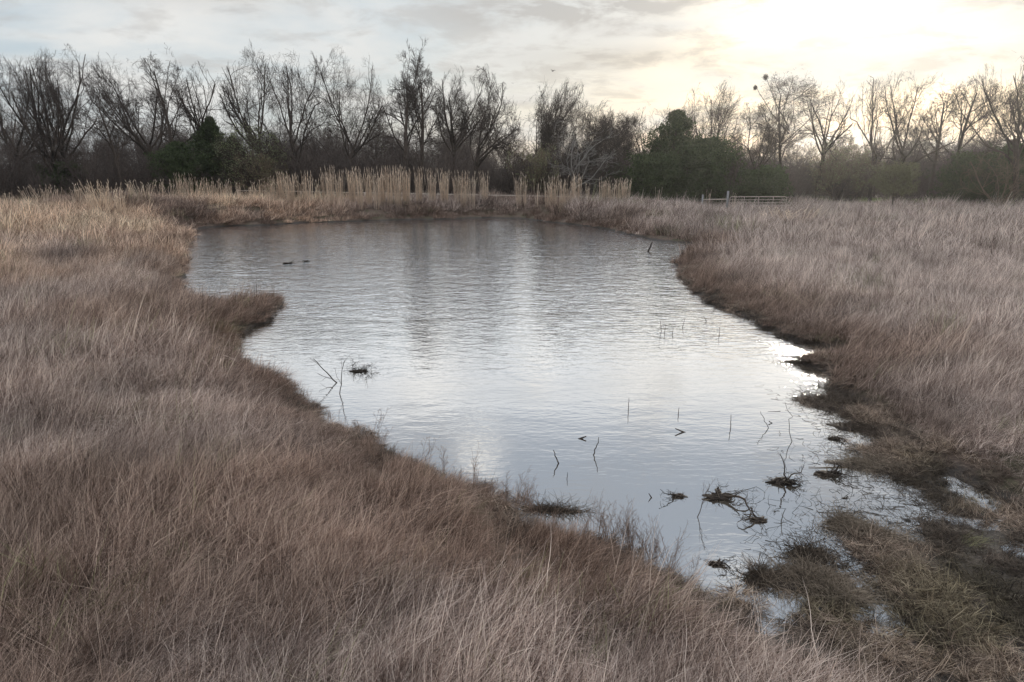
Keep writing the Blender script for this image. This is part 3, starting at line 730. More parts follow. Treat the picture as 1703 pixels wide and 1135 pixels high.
# brush under the trees
def brush(seed, H, stems=9, mat=None, k=(6, 5, 4), spread=30):
    r = np.random.RandomState(seed)
    an = r.rand(stems) * 2 * math.pi; p = np.stack([np.cos(an) * .4, np.sin(an) * .4, np.zeros(stems)], 1) * r.rand(stems, 1)
    ta = np.radians(np.abs(r.normal(0, spread, stems)))[:, None]
    d = np.concatenate([np.cos(an)[:, None] * np.sin(ta), np.sin(an)[:, None] * np.sin(ta), np.cos(ta)], 1)
    P1, R1 = grow(r, p, d, H * r.uniform(0.65, 1.1, stems), np.full(stems, 0.012 * H), 6, 0.13, 0.03, 0.3)
    a = Acc(); a.tube(P1, R1, 3, r.rand(stems)); P, R = P1, R1
    for i, kk in enumerate(k):
        q, d, L, rr = kids(r, P, R, kk, 0.12, 1, 42, 14, 0.5, 0.3, 0.55, rmin=0.009)
        P, R = grow(r, q, d, L, rr, 3, 0.2, 0.04, 0.5); a.tube(P, R, 3, r.rand(len(P)))
    return a.mesh('brush', mat or m_brush)
bv = [brush(11, 4.0), brush(12, 3.4, 12), brush(13, 5.0, 8), brush(14, 2.6, 14, None, (6, 5, 3), 40)]
n = 460; x = rg.uniform(-58, 62, n); y = 66 + 26 * rg.rand(n) ** 1.3
pxs = W0 / 2 + x / (y / FPX)
gap = ((pxs > 1036) & (pxs < 1060)) | ((pxs > 1420) & (pxs < 1475) & (y < 84))
front = (x > 22) & (y < 71)
keep = ~gap & ~front; x, y = x[keep], y[keep]; n = len(x)
s = rg.uniform(0.75, 1.35, n)
g_ = rg.rand(n, 1); ti = np.ones((n, 3))
scatter('thicket', np.stack([x, y, ground_z(x, y) - 0.05], 1), np.stack([np.zeros(n), np.zeros(n), rg.rand(n) * 6.28], 1), np.stack([s * 1.15, s * 1.15, s], 1), rg.randint(0, 4, n), ti, bv,
        'grey-brown leafless underbrush filling the foot of the tree line', 'underbrush')
def joined_tree(seed, H, style):
    r = np.random.RandomState(seed); a = Acc()
    for grp in bare_parts(r, H, style, 1.0, 0.3, 0.013, 4):
        for P, R, M in grp: a.tube(P, R, M if M < 5 else 4, r.rand(len(P)))
    return a.mesh('far_tree', m_brush)
fv = [joined_tree(71, 10, 'vase'), joined_tree(72, 9, 'spread'), joined_tree(73, 11, 'tall'), joined_tree(74, 8.5, 'multi')]
n = 260; x = rg.uniform(-100, 110, n); y = 84 + 60 * rg.rand(n) ** 1.2; pxs = W0 / 2 + x / (y / FPX)
keep = ~((pxs > 1425) & (pxs < 1470) & (y < 110)) & ~((pxs > 1030) & (pxs < 1062) & (y < 100)); x, y, pxs = x[keep], y[keep], pxs[keep]; n = len(x)
s = rg.uniform(0.50, 1.0, n) * np.where(pxs < 1050, 1.0, 0.8)
scatter('far_woodland', np.stack([x, y, ground_z(x, y) - 0.05], 1), np.stack([np.zeros(n), np.zeros(n), rg.rand(n) * 6.28], 1), np.stack([s, s, s], 1), rg.randint(0, 4, n), np.ones((n, 3)), fv,
        'mass of leafless trees receding behind the front tree line', 'woodland')

# ------------------------------------------------------------------ morning haze round the whole place
m_haze = bpy.data.materials.new('haze'); m_haze.use_nodes = True; t = NT(m_haze.node_tree); t.n.clear()
o = t.new('ShaderNodeOutputMaterial'); pv = t.new('ShaderNodeVolumePrincipled')
pv.inputs['Color'].default_value = rgb(0.95, 0.95, 0.95); pv.inputs['Density'].default_value = 0.00034; pv.inputs['Anisotropy'].default_value = 0.80
t.l.new(pv.outputs[0], o.inputs['Volume'])
hx, hy0, hy1, hz0, hz1 = 425.0, -65.0, 525.0, -2.0, 21.0
hv = [(a_, b_, c_) for c_ in (hz0, hz1) for b_ in (hy0, hy1) for a_ in (-hx, hx)]
tag(obj('haze', make_mesh('haze', hv, quads=[(0, 2, 3, 1), (4, 5, 7, 6), (0, 1, 5, 4), (2, 6, 7, 3), (0, 4, 6, 2), (1, 3, 7, 5)], mat=m_haze)), 'thin pale haze in the air over the meadow and trees', 'haze', None, 'stuff')

# ------------------------------------------------------------------ tall standing grass clumps
m_cane = leafmat('tan_cane', (0.60, 0.47, 0.36), (0.96, 0.84, 0.70), 0.45)
def cane_mesh(seed, n, rad, H, splay=0.05):
    r = np.random.RandomState(seed)
    an = r.rand(n) * 6.28; q = rad * np.sqrt(r.rand(n)); p = np.stack([q * np.cos(an), q * np.sin(an) * 0.8, np.full(n, -0.05)], 1)
    d = np.stack([np.cos(an) * splay + r.normal(0, .03, n), np.sin(an) * splay + r.normal(0, .03, n), np.ones(n)], 1)
    L = H * np.clip(r.normal(0.82, 0.15, n), .35, 1.06)
    P, R = grow(r, p, d, L, np.full(n, 0.013) * r.uniform(.7, 1.3, n), 5, 0.02, 0.0, 0.55)
    a = Acc(); a.tube(P, R, 3, r.rand(n))
    tips = P[:, -1]; d2 = nrmz(P[:, -1] - P[:, -2])
    b = Acc()
    P2, R2 = grow(r, tips, d2 + r.normal(0, .15, (n, 3)), np.full(n, 0.22), np.full(n, 0.018), 3, 0.1, 0, 0.3); b.tube(P2, R2, 3, np.clip(r.rand(n) + .3, 0, 1))
    # drooping dry leaves low on the clump
    k = n * 2; idx = r.randint(0, n, k); f = r.rand(k) * 2.6; i = f.astype(int); u = (f - i)[:, None]; pp = P[idx, i] * (1 - u) + P[idx, i + 1] * u
    aa = r.rand(k) * 6.28; dd = np.stack([np.cos(aa) * .35, np.sin(aa) * .35, np.full(k, 1.0)], 1)
    P3, R3 = grow(r, pp, dd, np.full(k, 0.42), np.full(k, 0.007), 3, 0.12, -0.25, 0.3)
    c = Acc(); c.tube(P3, R3, 3, r.rand(k))
    for other in (b, c):
        a.add(other.V(), np.concatenate(other.q), None, np.concatenate(other.c))
    return a.mesh('tall_grass_clump', m_cane)
cvar = [cane_mesh(600 + i, nn, rr, 2.5) for i, (nn, rr) in enumerate([(60, .36), (44, .30), (28, .24), (16, .18), (7, .14)])]
ORD = ['first', 'second', 'third', 'fourth', 'fifth', 'sixth', 'seventh', 'eighth', 'ninth', 'tenth', 'eleventh', 'twelfth', 'thirteenth', 'fourteenth', 'fifteenth', 'sixteenth', 'seventeenth', 'eighteenth', 'nineteenth', 'twentieth',
       'twenty-first', 'twenty-second', 'twenty-third', 'twenty-fourth']
SIZEW = ['very dense', 'dense', 'medium', 'slim', 'wispy']
def shoreY(px):
    best = 57.0
    for (a, b, c), (d, e_, f) in zip(trace[:17], trace[1:17]):
        if a <= px <= d: best = gp(px, b + (e_ - b) * (px - a) / (d - a), 0)[1]
    return best
def clump(px, Y, h, var, label, group, sx=1.0, sp=None):
    b = at(px, 330, Y); z = gz1(b[0], Y)
    e = obj('tall_grass_clump', cvar[var] if sp is None else sp); e.location = (b[0], Y, z); tag(e, label, 'grass clump', group); e.rotation_euler = (0, 0, rg.rand() * 6.28)
    s = h / 2.5; e.scale = (sx, sx, s)
    return e
def top_h(px, ytop, Y):
    p = at(px, ytop, Y); return p[2] - gz1(p[0], Y)
# (px, top y, variant)
dam_left = [(303, 293, 1), (318, 294, 2), (333, 298, 2), (348, 300, 1), (360, 302, 3), (372, 301, 2), (385, 302, 3), (399, 304, 3), (414, 308, 4), (424, 304, 3), (434, 300, 3), (447, 300, 2), (458, 297, 2)]
dam_mid = [(470, 291, 1), (484, 291, 0), (501, 295, 3), (514, 290, 1), (530, 300, 3), (541, 285, 2), (551, 283, 1), (566, 289, 1), (586, 284, 0), (599, 285, 1), (613, 285, 1), (626, 288, 2),
           (636, 283, 1), (648, 283, 1), (662, 281, 0), (676, 284, 0), (698, 284, 1), (718, 286, 1), (739, 286, 0), (759, 290, 2), (772, 290, 1), (785, 291, 2), (805, 290, 1)]
dam_right = [(863, 292, 2), (873, 293, 3), (893, 300, 4), (911, 300, 2), (921, 298, 1), (935, 296, 2), (946, 307, 3), (958, 294, 0), (978, 306, 3), (1000, 300, 2), (1008, 298, 2), (1018, 304, 2), (1030, 301, 1), (1040, 300, 0)]
for lst, lab, grp in ((dam_left, 'straw-coloured tall grass clump, %s from the left on the left part of the dam', 'tall grass clumps on the left part of the dam'),
                      (dam_mid, 'upright tan grass clump, %s from the left in the dense row mid-dam', 'tall grass clumps along the middle of the dam'),
                      (dam_right, 'orange-tan grass clump, %s from the left on the right part of the dam', 'tall grass clumps on the right part of the dam')):
    for i_, (px, yt, v) in enumerate(lst):
        Y = max(57.5, shoreY(px) + 2.6) + rg.uniform(-0.7, 0.9); Y = min(Y, 62.8)
        clump(px, Y, top_h(px, yt, Y), v, SIZEW[v] + ' ' + lab % ORD[i_], grp, rg.uniform(.85, 1.1))
clump(1094, 56, top_h(1094, 312, 56), 4, 'lone wisp of tall tan stalks in front of the big cedars', None, 0.8)
clump(1178, 57.5, top_h(1178, 317, 57.5), 4, 'few orange-tan stalks crossing the short wooden fence', None, 0.7)
clump(1221, 57.0, top_h(1221, 322, 57), 4, 'few tan stalks in front of the left end of the metal gate', None, 0.7)
splay = cane_mesh(650, 26, 0.5, 2.5, 0.22)
for i_, (px, yt, Y, v) in enumerate([(60, 312, 50, 2), (14, 322, 48, 3), (75, 309, 50, 2), (94, 312, 50, 4), (125, 312, 49, 4), (134, 307, 49, 3), (158, 303, 46, 2), (170, 305, 46, 2), (186, 308, 45, 1), (200, 318, 44, 3), (218, 303, 50, 3), (237, 302, 51, 2), (245, 305, 50, 4), (268, 300, 53, 4), (286, 302, 54, 2), (150, 318, 44, 3)]):
    clump(px, Y, top_h(px, yt, Y), v, SIZEW[v] + ' splayed straw grass clump on the left rise, ' + (ORD[i_] + ' from the left edge' if i_ < 15 else 'in front, low below the others'), 'splayed tall grass clumps on the left rise', 1.1, splay if v in (1, 2) else None)
for px, Y, h, lb in [(1330, 47, 1.3, 'low rusty-orange grass clump right of the metal gate'), (1300, 49, 1.0, 'short rusty grass tuft just below the metal gate')]:
    clump(px, Y, h, 0, lb, None, 2.0, splay)

# ------------------------------------------------------------------ gate and fence
m_pipe, t, b, o = mat_new('weathered_pale_pipe')
P = t.new('ShaderNodeNewGeometry').outputs['Position']
t.put(b.inputs['Base Color'], t.ramp(t.noise(P, 9, 4, .6), [(0.35, (0.40, 0.33, 0.28)), (0.7, (0.66, 0.57, 0.49))])); b.inputs['Roughness'].default_value = 0.55
m_post, t, b, o = mat_new('weathered_grey_wood')
P = t.new('ShaderNodeNewGeometry').outputs['Position']
t.put(b.inputs['Base Color'], t.ramp(t.noise(t.vm('MULTIPLY', P, (9, 9, 1.2)), 3, 5, .7), [(0.3, (0.15, 0.15, 0.155)), (0.7, (0.33, 0.33, 0.335))])); b.inputs['Roughness'].default_value = 0.9
def path_tube(ptsl, rad, M=8):
    P = np.array([ptsl], float); return tubes(P, np.full((1, len(ptsl)), rad), M)
def cyl(p0, p1, r0, r1=None, M=10, cap=True):
    r1 = r1 or r0; P = np.array([[p0, (np.array(p0) * .5 + np.array(p1) * .5), p1]], float); v, q = tubes(P, np.array([[r0, (r0 + r1) / 2, r1]]), M)
    n = len(v); v = np.concatenate([v, [P[0, 0], P[0, -1]]]); tt = []
    for i in range(M):
        j = (i + 1) % M; tt.append((n, j, i)); tt.append((n + 1, n - M + i, n - M + j))
    return v, q, np.array(tt)
YG = 59.0
gl_, gr_ = at(1213.5, 335, YG), at(1308, 335, YG); gw = gr_[0] - gl_[0]
ztop = at(1213, 327.5, YG)[2]; zg = ztop - 1.30
gate = empty('farm_gate', (gl_[0], YG, zg), 'pale metal tube farm gate with rounded corners standing in the grass beside the post', 'gate')
# rounded frame
cr = 0.16; fp = []
for cx, cz, a0 in ((cr, cr, 180), (gw - cr, cr, 270), (gw - cr, 1.30 - cr, 0), (cr, 1.30 - cr, 90)):
    for k in range(6):
        a = math.radians(a0 + 90 * k / 5); fp.append((cx + cr * math.cos(a), 0, cz + cr * math.sin(a)))
fp.append(fp[0]); v, q = path_tube(fp, 0.030)
obj('frame', make_mesh('frame', v, quads=q, smooth=True, mat=m_pipe), gate)
for k in range(1, 5):
    v, q, tt = cyl((0.02, 0, 1.30 - 0.245 * k), (gw - 0.02, 0, 1.30 - 0.245 * k), 0.020); obj('rail', make_mesh('rail', v, q, tt, smooth=True, mat=m_pipe), gate)
for k in (0.255, 0.51, 0.765):
    v, q, tt = cyl((gw * k, 0.03, 0.02), (gw * k, 0.03, 1.29), 0.028); obj('brace', make_mesh('brace', v, q, tt, smooth=True, mat=m_pipe), gate)
# the two posts and the rail left of it
f0 = at(1168, 335, YG); f1 = at(1209.5, 335, YG)
wf = empty('fence_brace', (f0[0], YG, zg), 'short fence brace of two grey wooden posts joined by one pale rail', 'fence')
for dxp, rr, ytp in ((0, 0.085, 324), (f1[0] - f0[0], 0.105, 318)):
    hgt = at(1190, ytp, YG)[2] - zg
    v, q, tt = cyl((dxp, 0, -0.1), (dxp + 0.01, 0, hgt), rr, rr * 0.93, 12); obj('post', make_mesh('post', v, q, tt, smooth=False, mat=m_post), wf)
zr = at(1190, 332, YG)[2] - zg
v, q, tt = cyl((0.05, 0, zr - 0.02), (f1[0] - f0[0] - 0.05, 0, zr + 0.02), 0.045); obj('rail', make_mesh('rail', v, q, tt, smooth=True, mat=m_pipe), wf)
# the long pipe fence behind the dam
A = at(395, 317, 65.0); B = at(1050, 329.5, 62.0)
pf = empty('pipe_fence', (A[0], A[1], gz1(A[0], A[1])), 'long pale pipe rail fence running behind the tall grass on the dam', 'fence')
org = np.array(pf.location)
v, q, tt = cyl(A - org, B - org, 0.042); obj('rail', make_mesh('rail', v, q, tt, smooth=True, mat=m_pipe), pf)
for k in range(13):
    c = A + (B - A) * (k / 12.0); z0 = gz1(c[0], c[1])
    v, q, tt = cyl(np.array([c[0], c[1], z0 - 0.05]) - org, np.array([c[0], c[1], c[2] + 0.06]) - org, 0.06); obj('post', make_mesh('post', v, q, tt, smooth=True, mat=m_pipe), pf)

# ------------------------------------------------------------------ things in the water
m_strawblade = bark('drowned_straw', (0.05, 0.038, 0.028), (0.32, 0.26, 0.20), 0.8)
m_darkblade = bark('wet_dark_blades', (0.012, 0.010, 0.008), (0.10, 0.075, 0.055), 0.7)
def stick(bpx, bpy_, tpx, tpy, rad, label, name='stick', seed=0, forks=0, dy=0.0, depth=0.35, cat='stick', group=None, crook=0.05, mat=None):
    """a dead stick standing in the water: foot at the waterline pixel, tip at the tip pixel"""
    r = np.random.RandomState(seed + 900)
    b_ = gp(bpx, bpy_, 0.0); t_ = at(tpx, tpy, b_[1] + dy) - b_; L = np.linalg.norm(t_); u = t_ / L
    n = 7; P = np.array([u * (L * k / n) for k in range(-2, n + 1)]); P[:, :2] += r.normal(0, crook * L / 3, (len(P), 2)) * np.linspace(0.3, 1, len(P))[:, None]; P[2] = 0
    R = np.linspace(rad * 1.1, rad * 0.5, len(P)); a = Acc(); a.tube(P[None], R[None], 6, np.array([.4]))
    if forks:
        q, d, LL, rr = kids(r, P[None], R[None], forks, 0.35, 0.95, 38, 12, 0.45, .3, .6, rmin=0.002)
        P2, R2 = grow(r, q, d, LL, rr, 4, .1, .05, .4); a.tube(P2, R2, 4, r.rand(len(P2)))
        q, d, LL, rr = kids(r, P2, R2, 3, 0.2, 1, 38, 12, 0.5, .3, .7, rmin=0.0016); P3, R3 = grow(r, q, d, LL, rr, 3, .1, .05, .4); a.tube(P3, R3, 3, r.rand(len(P3)))
    o = obj(name, a.mesh(name, mat or m_dead, True)); o.location = b_; tag(o, label, cat, group); return o
stick(929, 771, 920.5, 749, 0.012, 'thin dark stick leaning left out of the calm water, nearest the left bank', seed=1)
stick(987, 757, 997, 728, 0.010, 'thin twig curving right out of the water between two sticks', seed=2, crook=.12)
stick(1137, 719, 1123, 713, 0.016, 'short dark stick tilting left far out in the middle water', seed=3)
stick(965, 730, 975, 726, 0.018, 'stubby dark stick lying low on the water left of middle', seed=4)
stick(1083.5, 828, 1079, 821, 0.010, 'tiny upright stick near the weedy point of the left bank', seed=5)
stick(1078, 419, 1085, 403, 0.055, 'dark leaning stake in the water near the far right inlet', seed=6, name='stake')
stick(1278, 712, 1264, 685, 0.007, 'fine stalk with a bent seed head near the right shallows', seed=7, crook=.1)
stick(1317, 735, 1307, 672, 0.006, 'long thin arching stem in the right shallows', seed=8, crook=.2)
stick(1284, 704, 1302, 715, 0.008, 'small low stick lying beside the long arching stem', seed=9)
stick(1440, 778, 1345, 777, 0.009, 'long straight pale stem lying level over the water by the right bank', seed=10, crook=.01, mat=m_warm)
stick(943, 797, 944, 786, 0.006, 'tiny hair-thin sprig below the leaning stick', seed=11)
stick(1299, 868, 1306, 846, 0.006, 'thin sprig between the driftwood clumps at right', seed=12)
stick(560, 637, 521, 597, 0.014, 'long bare twig slanting up left out of the water by the left bank', seed=13, forks=2)
stick(565, 655, 572, 600, 0.010, 'upright forked twig beside the tangled dark twigs at left', seed=14, forks=3)
stick(1160, 860, 1180, 805, 0.006, 'faint forked weed leaning right over the near water', seed=15, forks=4, name='weed', cat='weed', mat=m_brush)
RW = ['tallest of the small cluster below the inlet', 'leaning one in the small cluster below the inlet', 'short one just right of the small cluster', 'fourth from the left of the upper row', 'slanting one right of the upper cluster', 'lone one furthest right in the upper row',
      'lone one in the middle of the pond', 'short one above the tilted stick', 'faint one left of the long arching stem']
for k, (a_, b_, c_, d_) in enumerate([(1100, 552, 1098, 536), (1105, 554, 1107, 540), (1118, 556, 1120, 545), (1135, 545, 1139, 530), (1175, 535, 1170, 526), (1196, 560, 1197, 544), (1045, 683, 1046, 662), (1128, 690, 1129, 678), (1215, 712, 1216, 690)]):
    stick(a_, b_, c_, d_, 0.008, 'hair-thin reed stem standing in open water, ' + RW[k], 'reed_stem', 20 + k, 0 if k > 1 else 2, cat='reed', group='reed stems in the open water', mat=m_brush)

def lump(r, rx, ry, rz, n=14, m=10, rough=0.35):
    th = np.linspace(0, math.pi, m + 1); ph = np.arange(n) * 2 * math.pi / n
    TH, PH = np.meshgrid(th, ph, indexing='ij'); f = 1 + rough * (r.rand(*TH.shape) - 0.5) * 2
    v = np.stack([rx * f * np.sin(TH) * np.cos(PH), ry * f * np.sin(TH) * np.sin(PH), rz * f * np.cos(TH)], -1).reshape(-1, 3)
    i = np.arange(m)[:, None] * n; j = np.arange(n)[None, :]; j2 = (j + 1) % n
    return v, np.stack([i + j, i + n + j, i + n + j2, i + j2], -1).reshape(-1, 4)
def driftwood(px, py, size, seed, label, main=None, nroot=12, elong=(1.0, 0.5), thin=1.0):
    """a half-sunk root clump: a ragged crown of wood and looping roots rising out of the water"""
    r = np.random.RandomState(seed); c = gp(px, py, 0.0); e = empty('driftwood', tuple(c), label, 'driftwood')
    a = Acc(); v, q = lump(r, size * 0.26 * elong[0], size * 0.13 * elong[1] * 2, size * 0.07 * thin, rough=0.6); a.add(v + [0, 0, 0.02 * size], q, None, r.rand(len(v)))
    k = 22; an = r.rand(k) * 6.28; p = np.stack([np.cos(an) * size * .20 * elong[0], np.sin(an) * size * .12, r.rand(k) * size * .1], 1); d = np.stack([np.cos(an), np.sin(an), r.rand(k) * .9], 1)
    P, R = grow(r, p, d, size * r.uniform(.06, .16, k), np.full(k, size * .010), 3, .25, 0, .3); a.tube(P, R, 3, r.rand(k))
    obj('stump', a.mesh('stump', m_dead), e)
    k = 34; an = r.rand(k) * 6.28; p = np.stack([r.normal(0, size * .16, k), r.normal(0, size * .08, k), r.rand(k) * size * .07], 1); d = np.stack([np.cos(an), np.sin(an) * .6, r.normal(.1, .25, k)], 1)
    P, R = grow(r, p, d, size * r.uniform(.10, .34, k), np.full(k, size * .0045), 4, .28, -.05, .4); P[..., 2] = np.maximum(P[..., 2], .004); obj('dead_stems', Acc().tube(P, R, 3, r.rand(k)).mesh('dead_stems', m_strawblade if thin == 1.0 else m_dead), e)
    az_ = r.normal(main[0], main[1], nroot) if main else r.rand(nroot) * 6.28
    p = np.stack([np.cos(az_) * size * .15, np.sin(az_) * size * .12, np.full(nroot, size * .08)], 1)
    d = np.stack([np.cos(az_), np.sin(az_), r.uniform(-0.05, 0.6, nroot)], 1)
    P, R = grow(r, p, d, size * r.uniform(.4, 1.1, nroot), size * np.where(np.arange(nroot) < 4, r.uniform(.018, .034, nroot), r.uniform(.006, .012, nroot)) * thin, 8, 0.38, -0.16, .3)
    a = Acc(); a.tube(P, R, 6, r.rand(nroot))
    q, d, L, rr = kids(r, P, R, 4, .2, 1, 50, 15, .4, .4, .5, rmin=.003); P2, R2 = grow(r, q, d, L, rr, 5, .3, -.06, .3); a.tube(P2, R2, 4, r.rand(len(P2)))
    q, d, L, rr = kids(r, P2, R2, 3, .2, 1, 50, 15, .5, .4, .6, rmin=.002); P3, R3 = grow(r, q, d, L, rr, 4, .25, -.04, .3); a.tube(P3, R3, 3, r.rand(len(P3)))
    obj('roots', a.mesh('roots', m_dead, True), e)
    return e
driftwood(1192, 829, 0.62, 31, 'black driftwood clump with looping roots, in open water nearest the middle', (0.05, 0.5), 9)
driftwood(1262, 866, 0.40, 32, 'small round black root clump just below right of the looping driftwood', (2.7, 0.9), 9)
driftwood(1298, 803, 0.62, 33, 'driftwood claw with long branches trailing right', (-0.45, 0.35), 12)
driftwood(1375, 790, 0.52, 34, 'bristly black stump with branches fanning right, closest to the right bank', (-0.35, 0.6), 14)
driftwood(1130, 826, 0.32, 35, 'small pronged piece of dead branch left of the looping driftwood', (3.1, 0.3), 7)
driftwood(478, 439, 0.62, 36, 'dark snag poking out of the water near the far left bank', (-0.2, 0.5), 4)
driftwood(510, 435, 0.4, 37, 'tiny dark snag right of the larger snag near the far left bank', (3.0, 0.5), 3)
driftwood(598, 618, 0.62, 38, 'tangle of fine dark twigs radiating from the water by the left bank', None, 30, thin=0.4)
driftwood(1388, 730, 0.35, 39, 'small black tuft of roots at the water edge below the debris mat', None, 10)
driftwood(1405, 829, 0.12, 40, 'tiny black lump floating between driftwood and marsh', None, 4)
driftwood(1192, 939, 0.30, 41, 'little dark twig raft in the bright patch near the bottom of the pond', (0, 1.4), 8)

# tussocks of drowned grass along the right shallows
def tussock(px, py, rx, ry, seed, label, n=420, h=0.16, mat=None, ang=0.0, lay=(0.5, -0.2), group=None):
    r = np.random.RandomState(seed); c = gp(px, py, 0.0); e = empty('grass_tussock', (c[0], c[1], -0.02), label, 'tussock', group)
    h = h * 0.6; v, q = lump(r, rx, ry, h * 0.42, 20, 10, 0.25); ca, sa = math.cos(ang), math.sin(ang); M = np.array([[ca, sa, 0], [-sa, ca, 0], [0, 0, 1]])
    obj('mound', make_mesh('mound', v @ M, quads=q, cols=r.rand(len(v)), mat=m_dead), e)
    p = r.normal(0, .45, (n, 3)) * [rx, ry, 0]; p[:, 2] = h * 0.30 * np.exp(-((p[:, 0] / rx) ** 2 + (p[:, 1] / ry) ** 2)); p = p @ M
    a_ = r.rand(n) * 6.28; d = np.stack([np.cos(a_) + lay[0], np.sin(a_) + lay[1], r.uniform(.1, .8, n)], 1)
    P, R = grow(r, p, d, r.uniform(.10, .38, n), np.full(n, .0028) * r.uniform(.7, 1.5, n), 5, .22, -.16, .4)
    P[..., 2] = np.maximum(P[..., 2], 0.0 + 0.01 * r.rand(n, 1))
    a = Acc(); a.tube(P, R, 3, r.rand(n)); obj('blades', a.mesh('blades', mat or m_strawblade), e); return e
tussock(1345, 966, .42, .30, 51, 'big matted straw tussock at the foot of the pond, beside the marsh', 1500, .26, None, .2)
tussock(1398, 990, .40, .22, 52, 'flattened pale straw mat right of the big matted tussock', 1200, .16, None, -.2)
tussock(1262, 962, .20, .12, 53, 'small leaning dark tussock left of the big matted tussock', 600, .25, m_darkblade, .6)
tussock(1345, 922, .24, .16, 54, 'dark ragged tussock just above the big matted tussock', 700, .22, m_darkblade)
tussock(1446, 889, .55, .16, 55, 'long brown drowned tussock lying diagonally in the shallows at right', 1300, .20, None, -.45)
tussock(1408, 872, .26, .16, 56, 'round brown tussock at the upper end of the long drowned one', 700, .24, None)
tussock(1452, 775, .62, .26, 57, 'brown grass mat jutting from the right bank above the bristly stump', 1300, .22, None, -.15)
tussock(1352, 604, .75, .18, 58, 'narrow dark mat pointing left from the right bank', 700, .18, m_darkblade, -.12)
tussock(1375, 668, .62, .24, 59, 'black debris mat of sticks with a pointed left end by the right bank', 800, .16, m_darkblade, -.3)
tussock(1430, 712, .55, .28, 60, 'dark debris mat below the pointed one on the right bank', 900, .16, m_darkblade, -.3)
tussock(1500, 940, .34, .2, 61, 'green-brown tussock in the marsh beside the puddles', 700, .18, None)
tussock(915, 848, .55, .10, 62, 'dark wet litter along the near left waterline', 700, .12, m_darkblade, -.1)
# floating litter in the shallows
for k in range(4):
    pass
r = np.random.RandomState(5); n = 5200
pxl = r.normal(1410, 85, n) + 40 * r.rand(n); pyl = r.uniform(640, 960, n); q = np.array([gp(a, b, 0.004)[:3] for a, b in zip(pxl, pyl)])
sdl = signed(q[:, 0], q[:, 1], poly); q = q[(sdl < 0.25) & (sdl > -1.4) & (r.rand(n) < np.exp(np.minimum(sdl, 0) / 0.40))]; n = len(q)
a_ = r.rand(n) * 6.28; d = np.stack([np.cos(a_), np.sin(a_), r.uniform(0, .5, n)], 1)
P, R = grow(r, q, d, r.uniform(.05, .34, n), r.uniform(.0015, .0045, n), 5, .3, -.10, .3); P[..., 2] = np.maximum(P[..., 2], 0.003)
a = Acc(); a.tube(P, R, 3, r.rand(n)); lo_ = obj('floating_litter', a.mesh('floating_litter', m_dead)); tag(lo_, 'scattered dead stems and twigs floating in the right shallows', 'plant litter', None, 'stuff')

# weeds fringing the near bank
m_weed = bark('red_brown_weed', (0.10, 0.065, 0.05), (0.26, 0.18, 0.14))
def weed_mesh(seed, H, n=4):
    r = np.random.RandomState(seed); p = r.normal(0, .03, (n, 3)); p[:, 2] = 0; d = r.normal(0, .16, (n, 3)); d[:, 2] = 1
    P, R = grow(r, p, d, H * r.uniform(.6, 1.1, n), np.full(n, .0035), 8, .05, .03, .4); a = Acc(); a.tube(P, R, 4, r.rand(n))
    q, d, L, rr = kids(r, P, R, 8, .3, 1, 38, 10, .32, .3, .6, rmin=.0016); P2, R2 = grow(r, q, d, L, rr, 4, .1, .05, .5); a.tube(P2, R2, 3, r.rand(len(P2)))
    q, d, L, rr = kids(r, P2, R2, 4, .2, 1, 38, 10, .45, .3, .8, rmin=.0014); P3, R3 = grow(r, q, d, L, rr, 3, .1, .04, .6); a.tube(P3, R3, 3, r.rand(len(P3)))
    return a.mesh('weed', m_weed)
wv = [weed_mesh(700 + i, h_) for i, h_ in enumerate([.75, .5, .85, .4])]
bank = [(505, 640), (540, 672), (590, 690), (615, 700), (640, 715), (655, 728), (700, 748), (735, 758), (760, 770), (800, 785), (812, 790), (826, 798), (848, 808), (862, 816), (880, 826), (900, 838), (930, 850),
        (965, 850), (990, 852), (1010, 856), (1030, 862), (1045, 866), (1060, 872), (1075, 880), (1090, 892), (1105, 905), (1125, 925), (1140, 940)]
wp = []
for (bx, by) in bank:
    for j in range(4 if bx > 980 and bx < 1110 else 2):
        c = gp(bx + rg.uniform(-12, 12), by + rg.uniform(-2, 16), 0.3); wp.append((c[0], c[1], max(gz1(c[0], c[1]), 0) - 0.01))
n = len(wp)
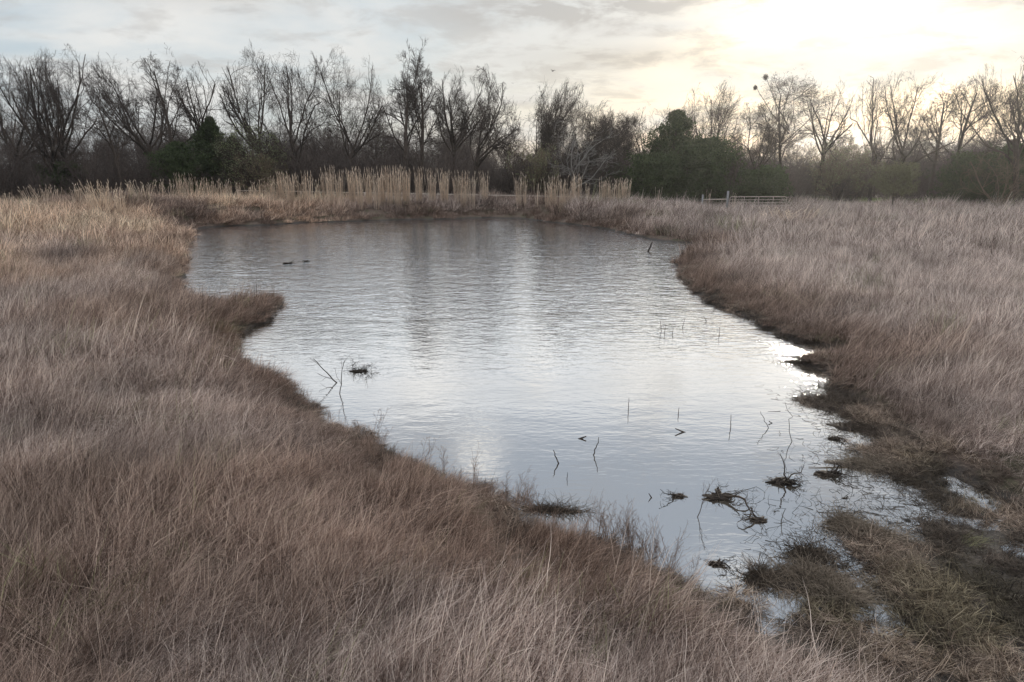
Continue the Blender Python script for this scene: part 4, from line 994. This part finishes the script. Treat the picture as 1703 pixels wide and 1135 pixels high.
scatter('dry_weeds', np.array(wp), np.stack([rg.normal(0, .12, n), rg.normal(.12, .12, n), rg.rand(n) * 6.28], 1), np.stack([rg.uniform(.35, .85, n)] * 3, 1), rg.randint(0, 4, n), np.ones((n, 3)), wv,
        'wispy branching dry weeds fringing the near left waterline', 'weeds')
for px, py, s, lb in [(240, 1085, 1.1, 'taller pale weed standing above the matted grass at lower left'), (118, 1000, .9, 'thin pale weed at the left edge of the lower meadow'), (445, 985, .8, 'upright straw weed in the meadow left of the near bank')]:
    c = gp(px, py, .3); o = obj('dry_weed', wv[0]); o.location = (c[0], c[1], gz1(c[0], c[1])); o.scale = (s, s, s); tag(o, lb, 'weed')

# bird in the sky
r = np.random.RandomState(8); c = at(919, 118.5, 95)
me_a = Acc(); v, q = lump(r, .16, .07, .065, 12, 8, .03); me_a.add(v, q, None, np.zeros(len(v)))
bird = empty('bird', tuple(c), 'small dark bird flying high over the middle of the tree line', 'bird')
v2, q2 = lump(r, .055, .05, .05, 10, 6, .02); me_a.add(v2 + [.18, 0, .03], q2, None, np.zeros(len(v2)))
me_a.add(np.array([(.22, .015, .03), (.22, -.015, .03), (.28, 0, .025), (-.12, .05, 0), (-.12, -.05, 0), (-.30, .06, .0), (-.30, -.06, 0)]), None, np.array([(0, 1, 2), (3, 4, 5), (4, 6, 5)]), np.zeros(7))
obj('body', me_a.mesh('body', m_dead, True), bird)
for s_ in (1, -1):
    wv_ = np.array([(.10, s_ * .04, .03), (-.06, s_ * .04, .03), (.12, s_ * .22, .16), (-.06, s_ * .22, .14), (.02, s_ * .44, .10), (-.05, s_ * .40, .09),
                    (.10, s_ * .04, .02), (-.06, s_ * .04, .02), (.12, s_ * .22, .15), (-.06, s_ * .22, .13), (.02, s_ * .44, .095), (-.05, s_ * .40, .085)])
    obj('wing', make_mesh('wing', wv_, quads=[(0, 1, 3, 2), (2, 3, 5, 4), (6, 8, 9, 7), (8, 10, 11, 9), (0, 2, 8, 6), (2, 4, 10, 8), (1, 7, 9, 3), (3, 9, 11, 5), (4, 5, 11, 10), (0, 6, 7, 1)], cols=np.zeros(12), mat=m_dead), bird)
bird.rotation_euler = (0.2, 0, 0.9)
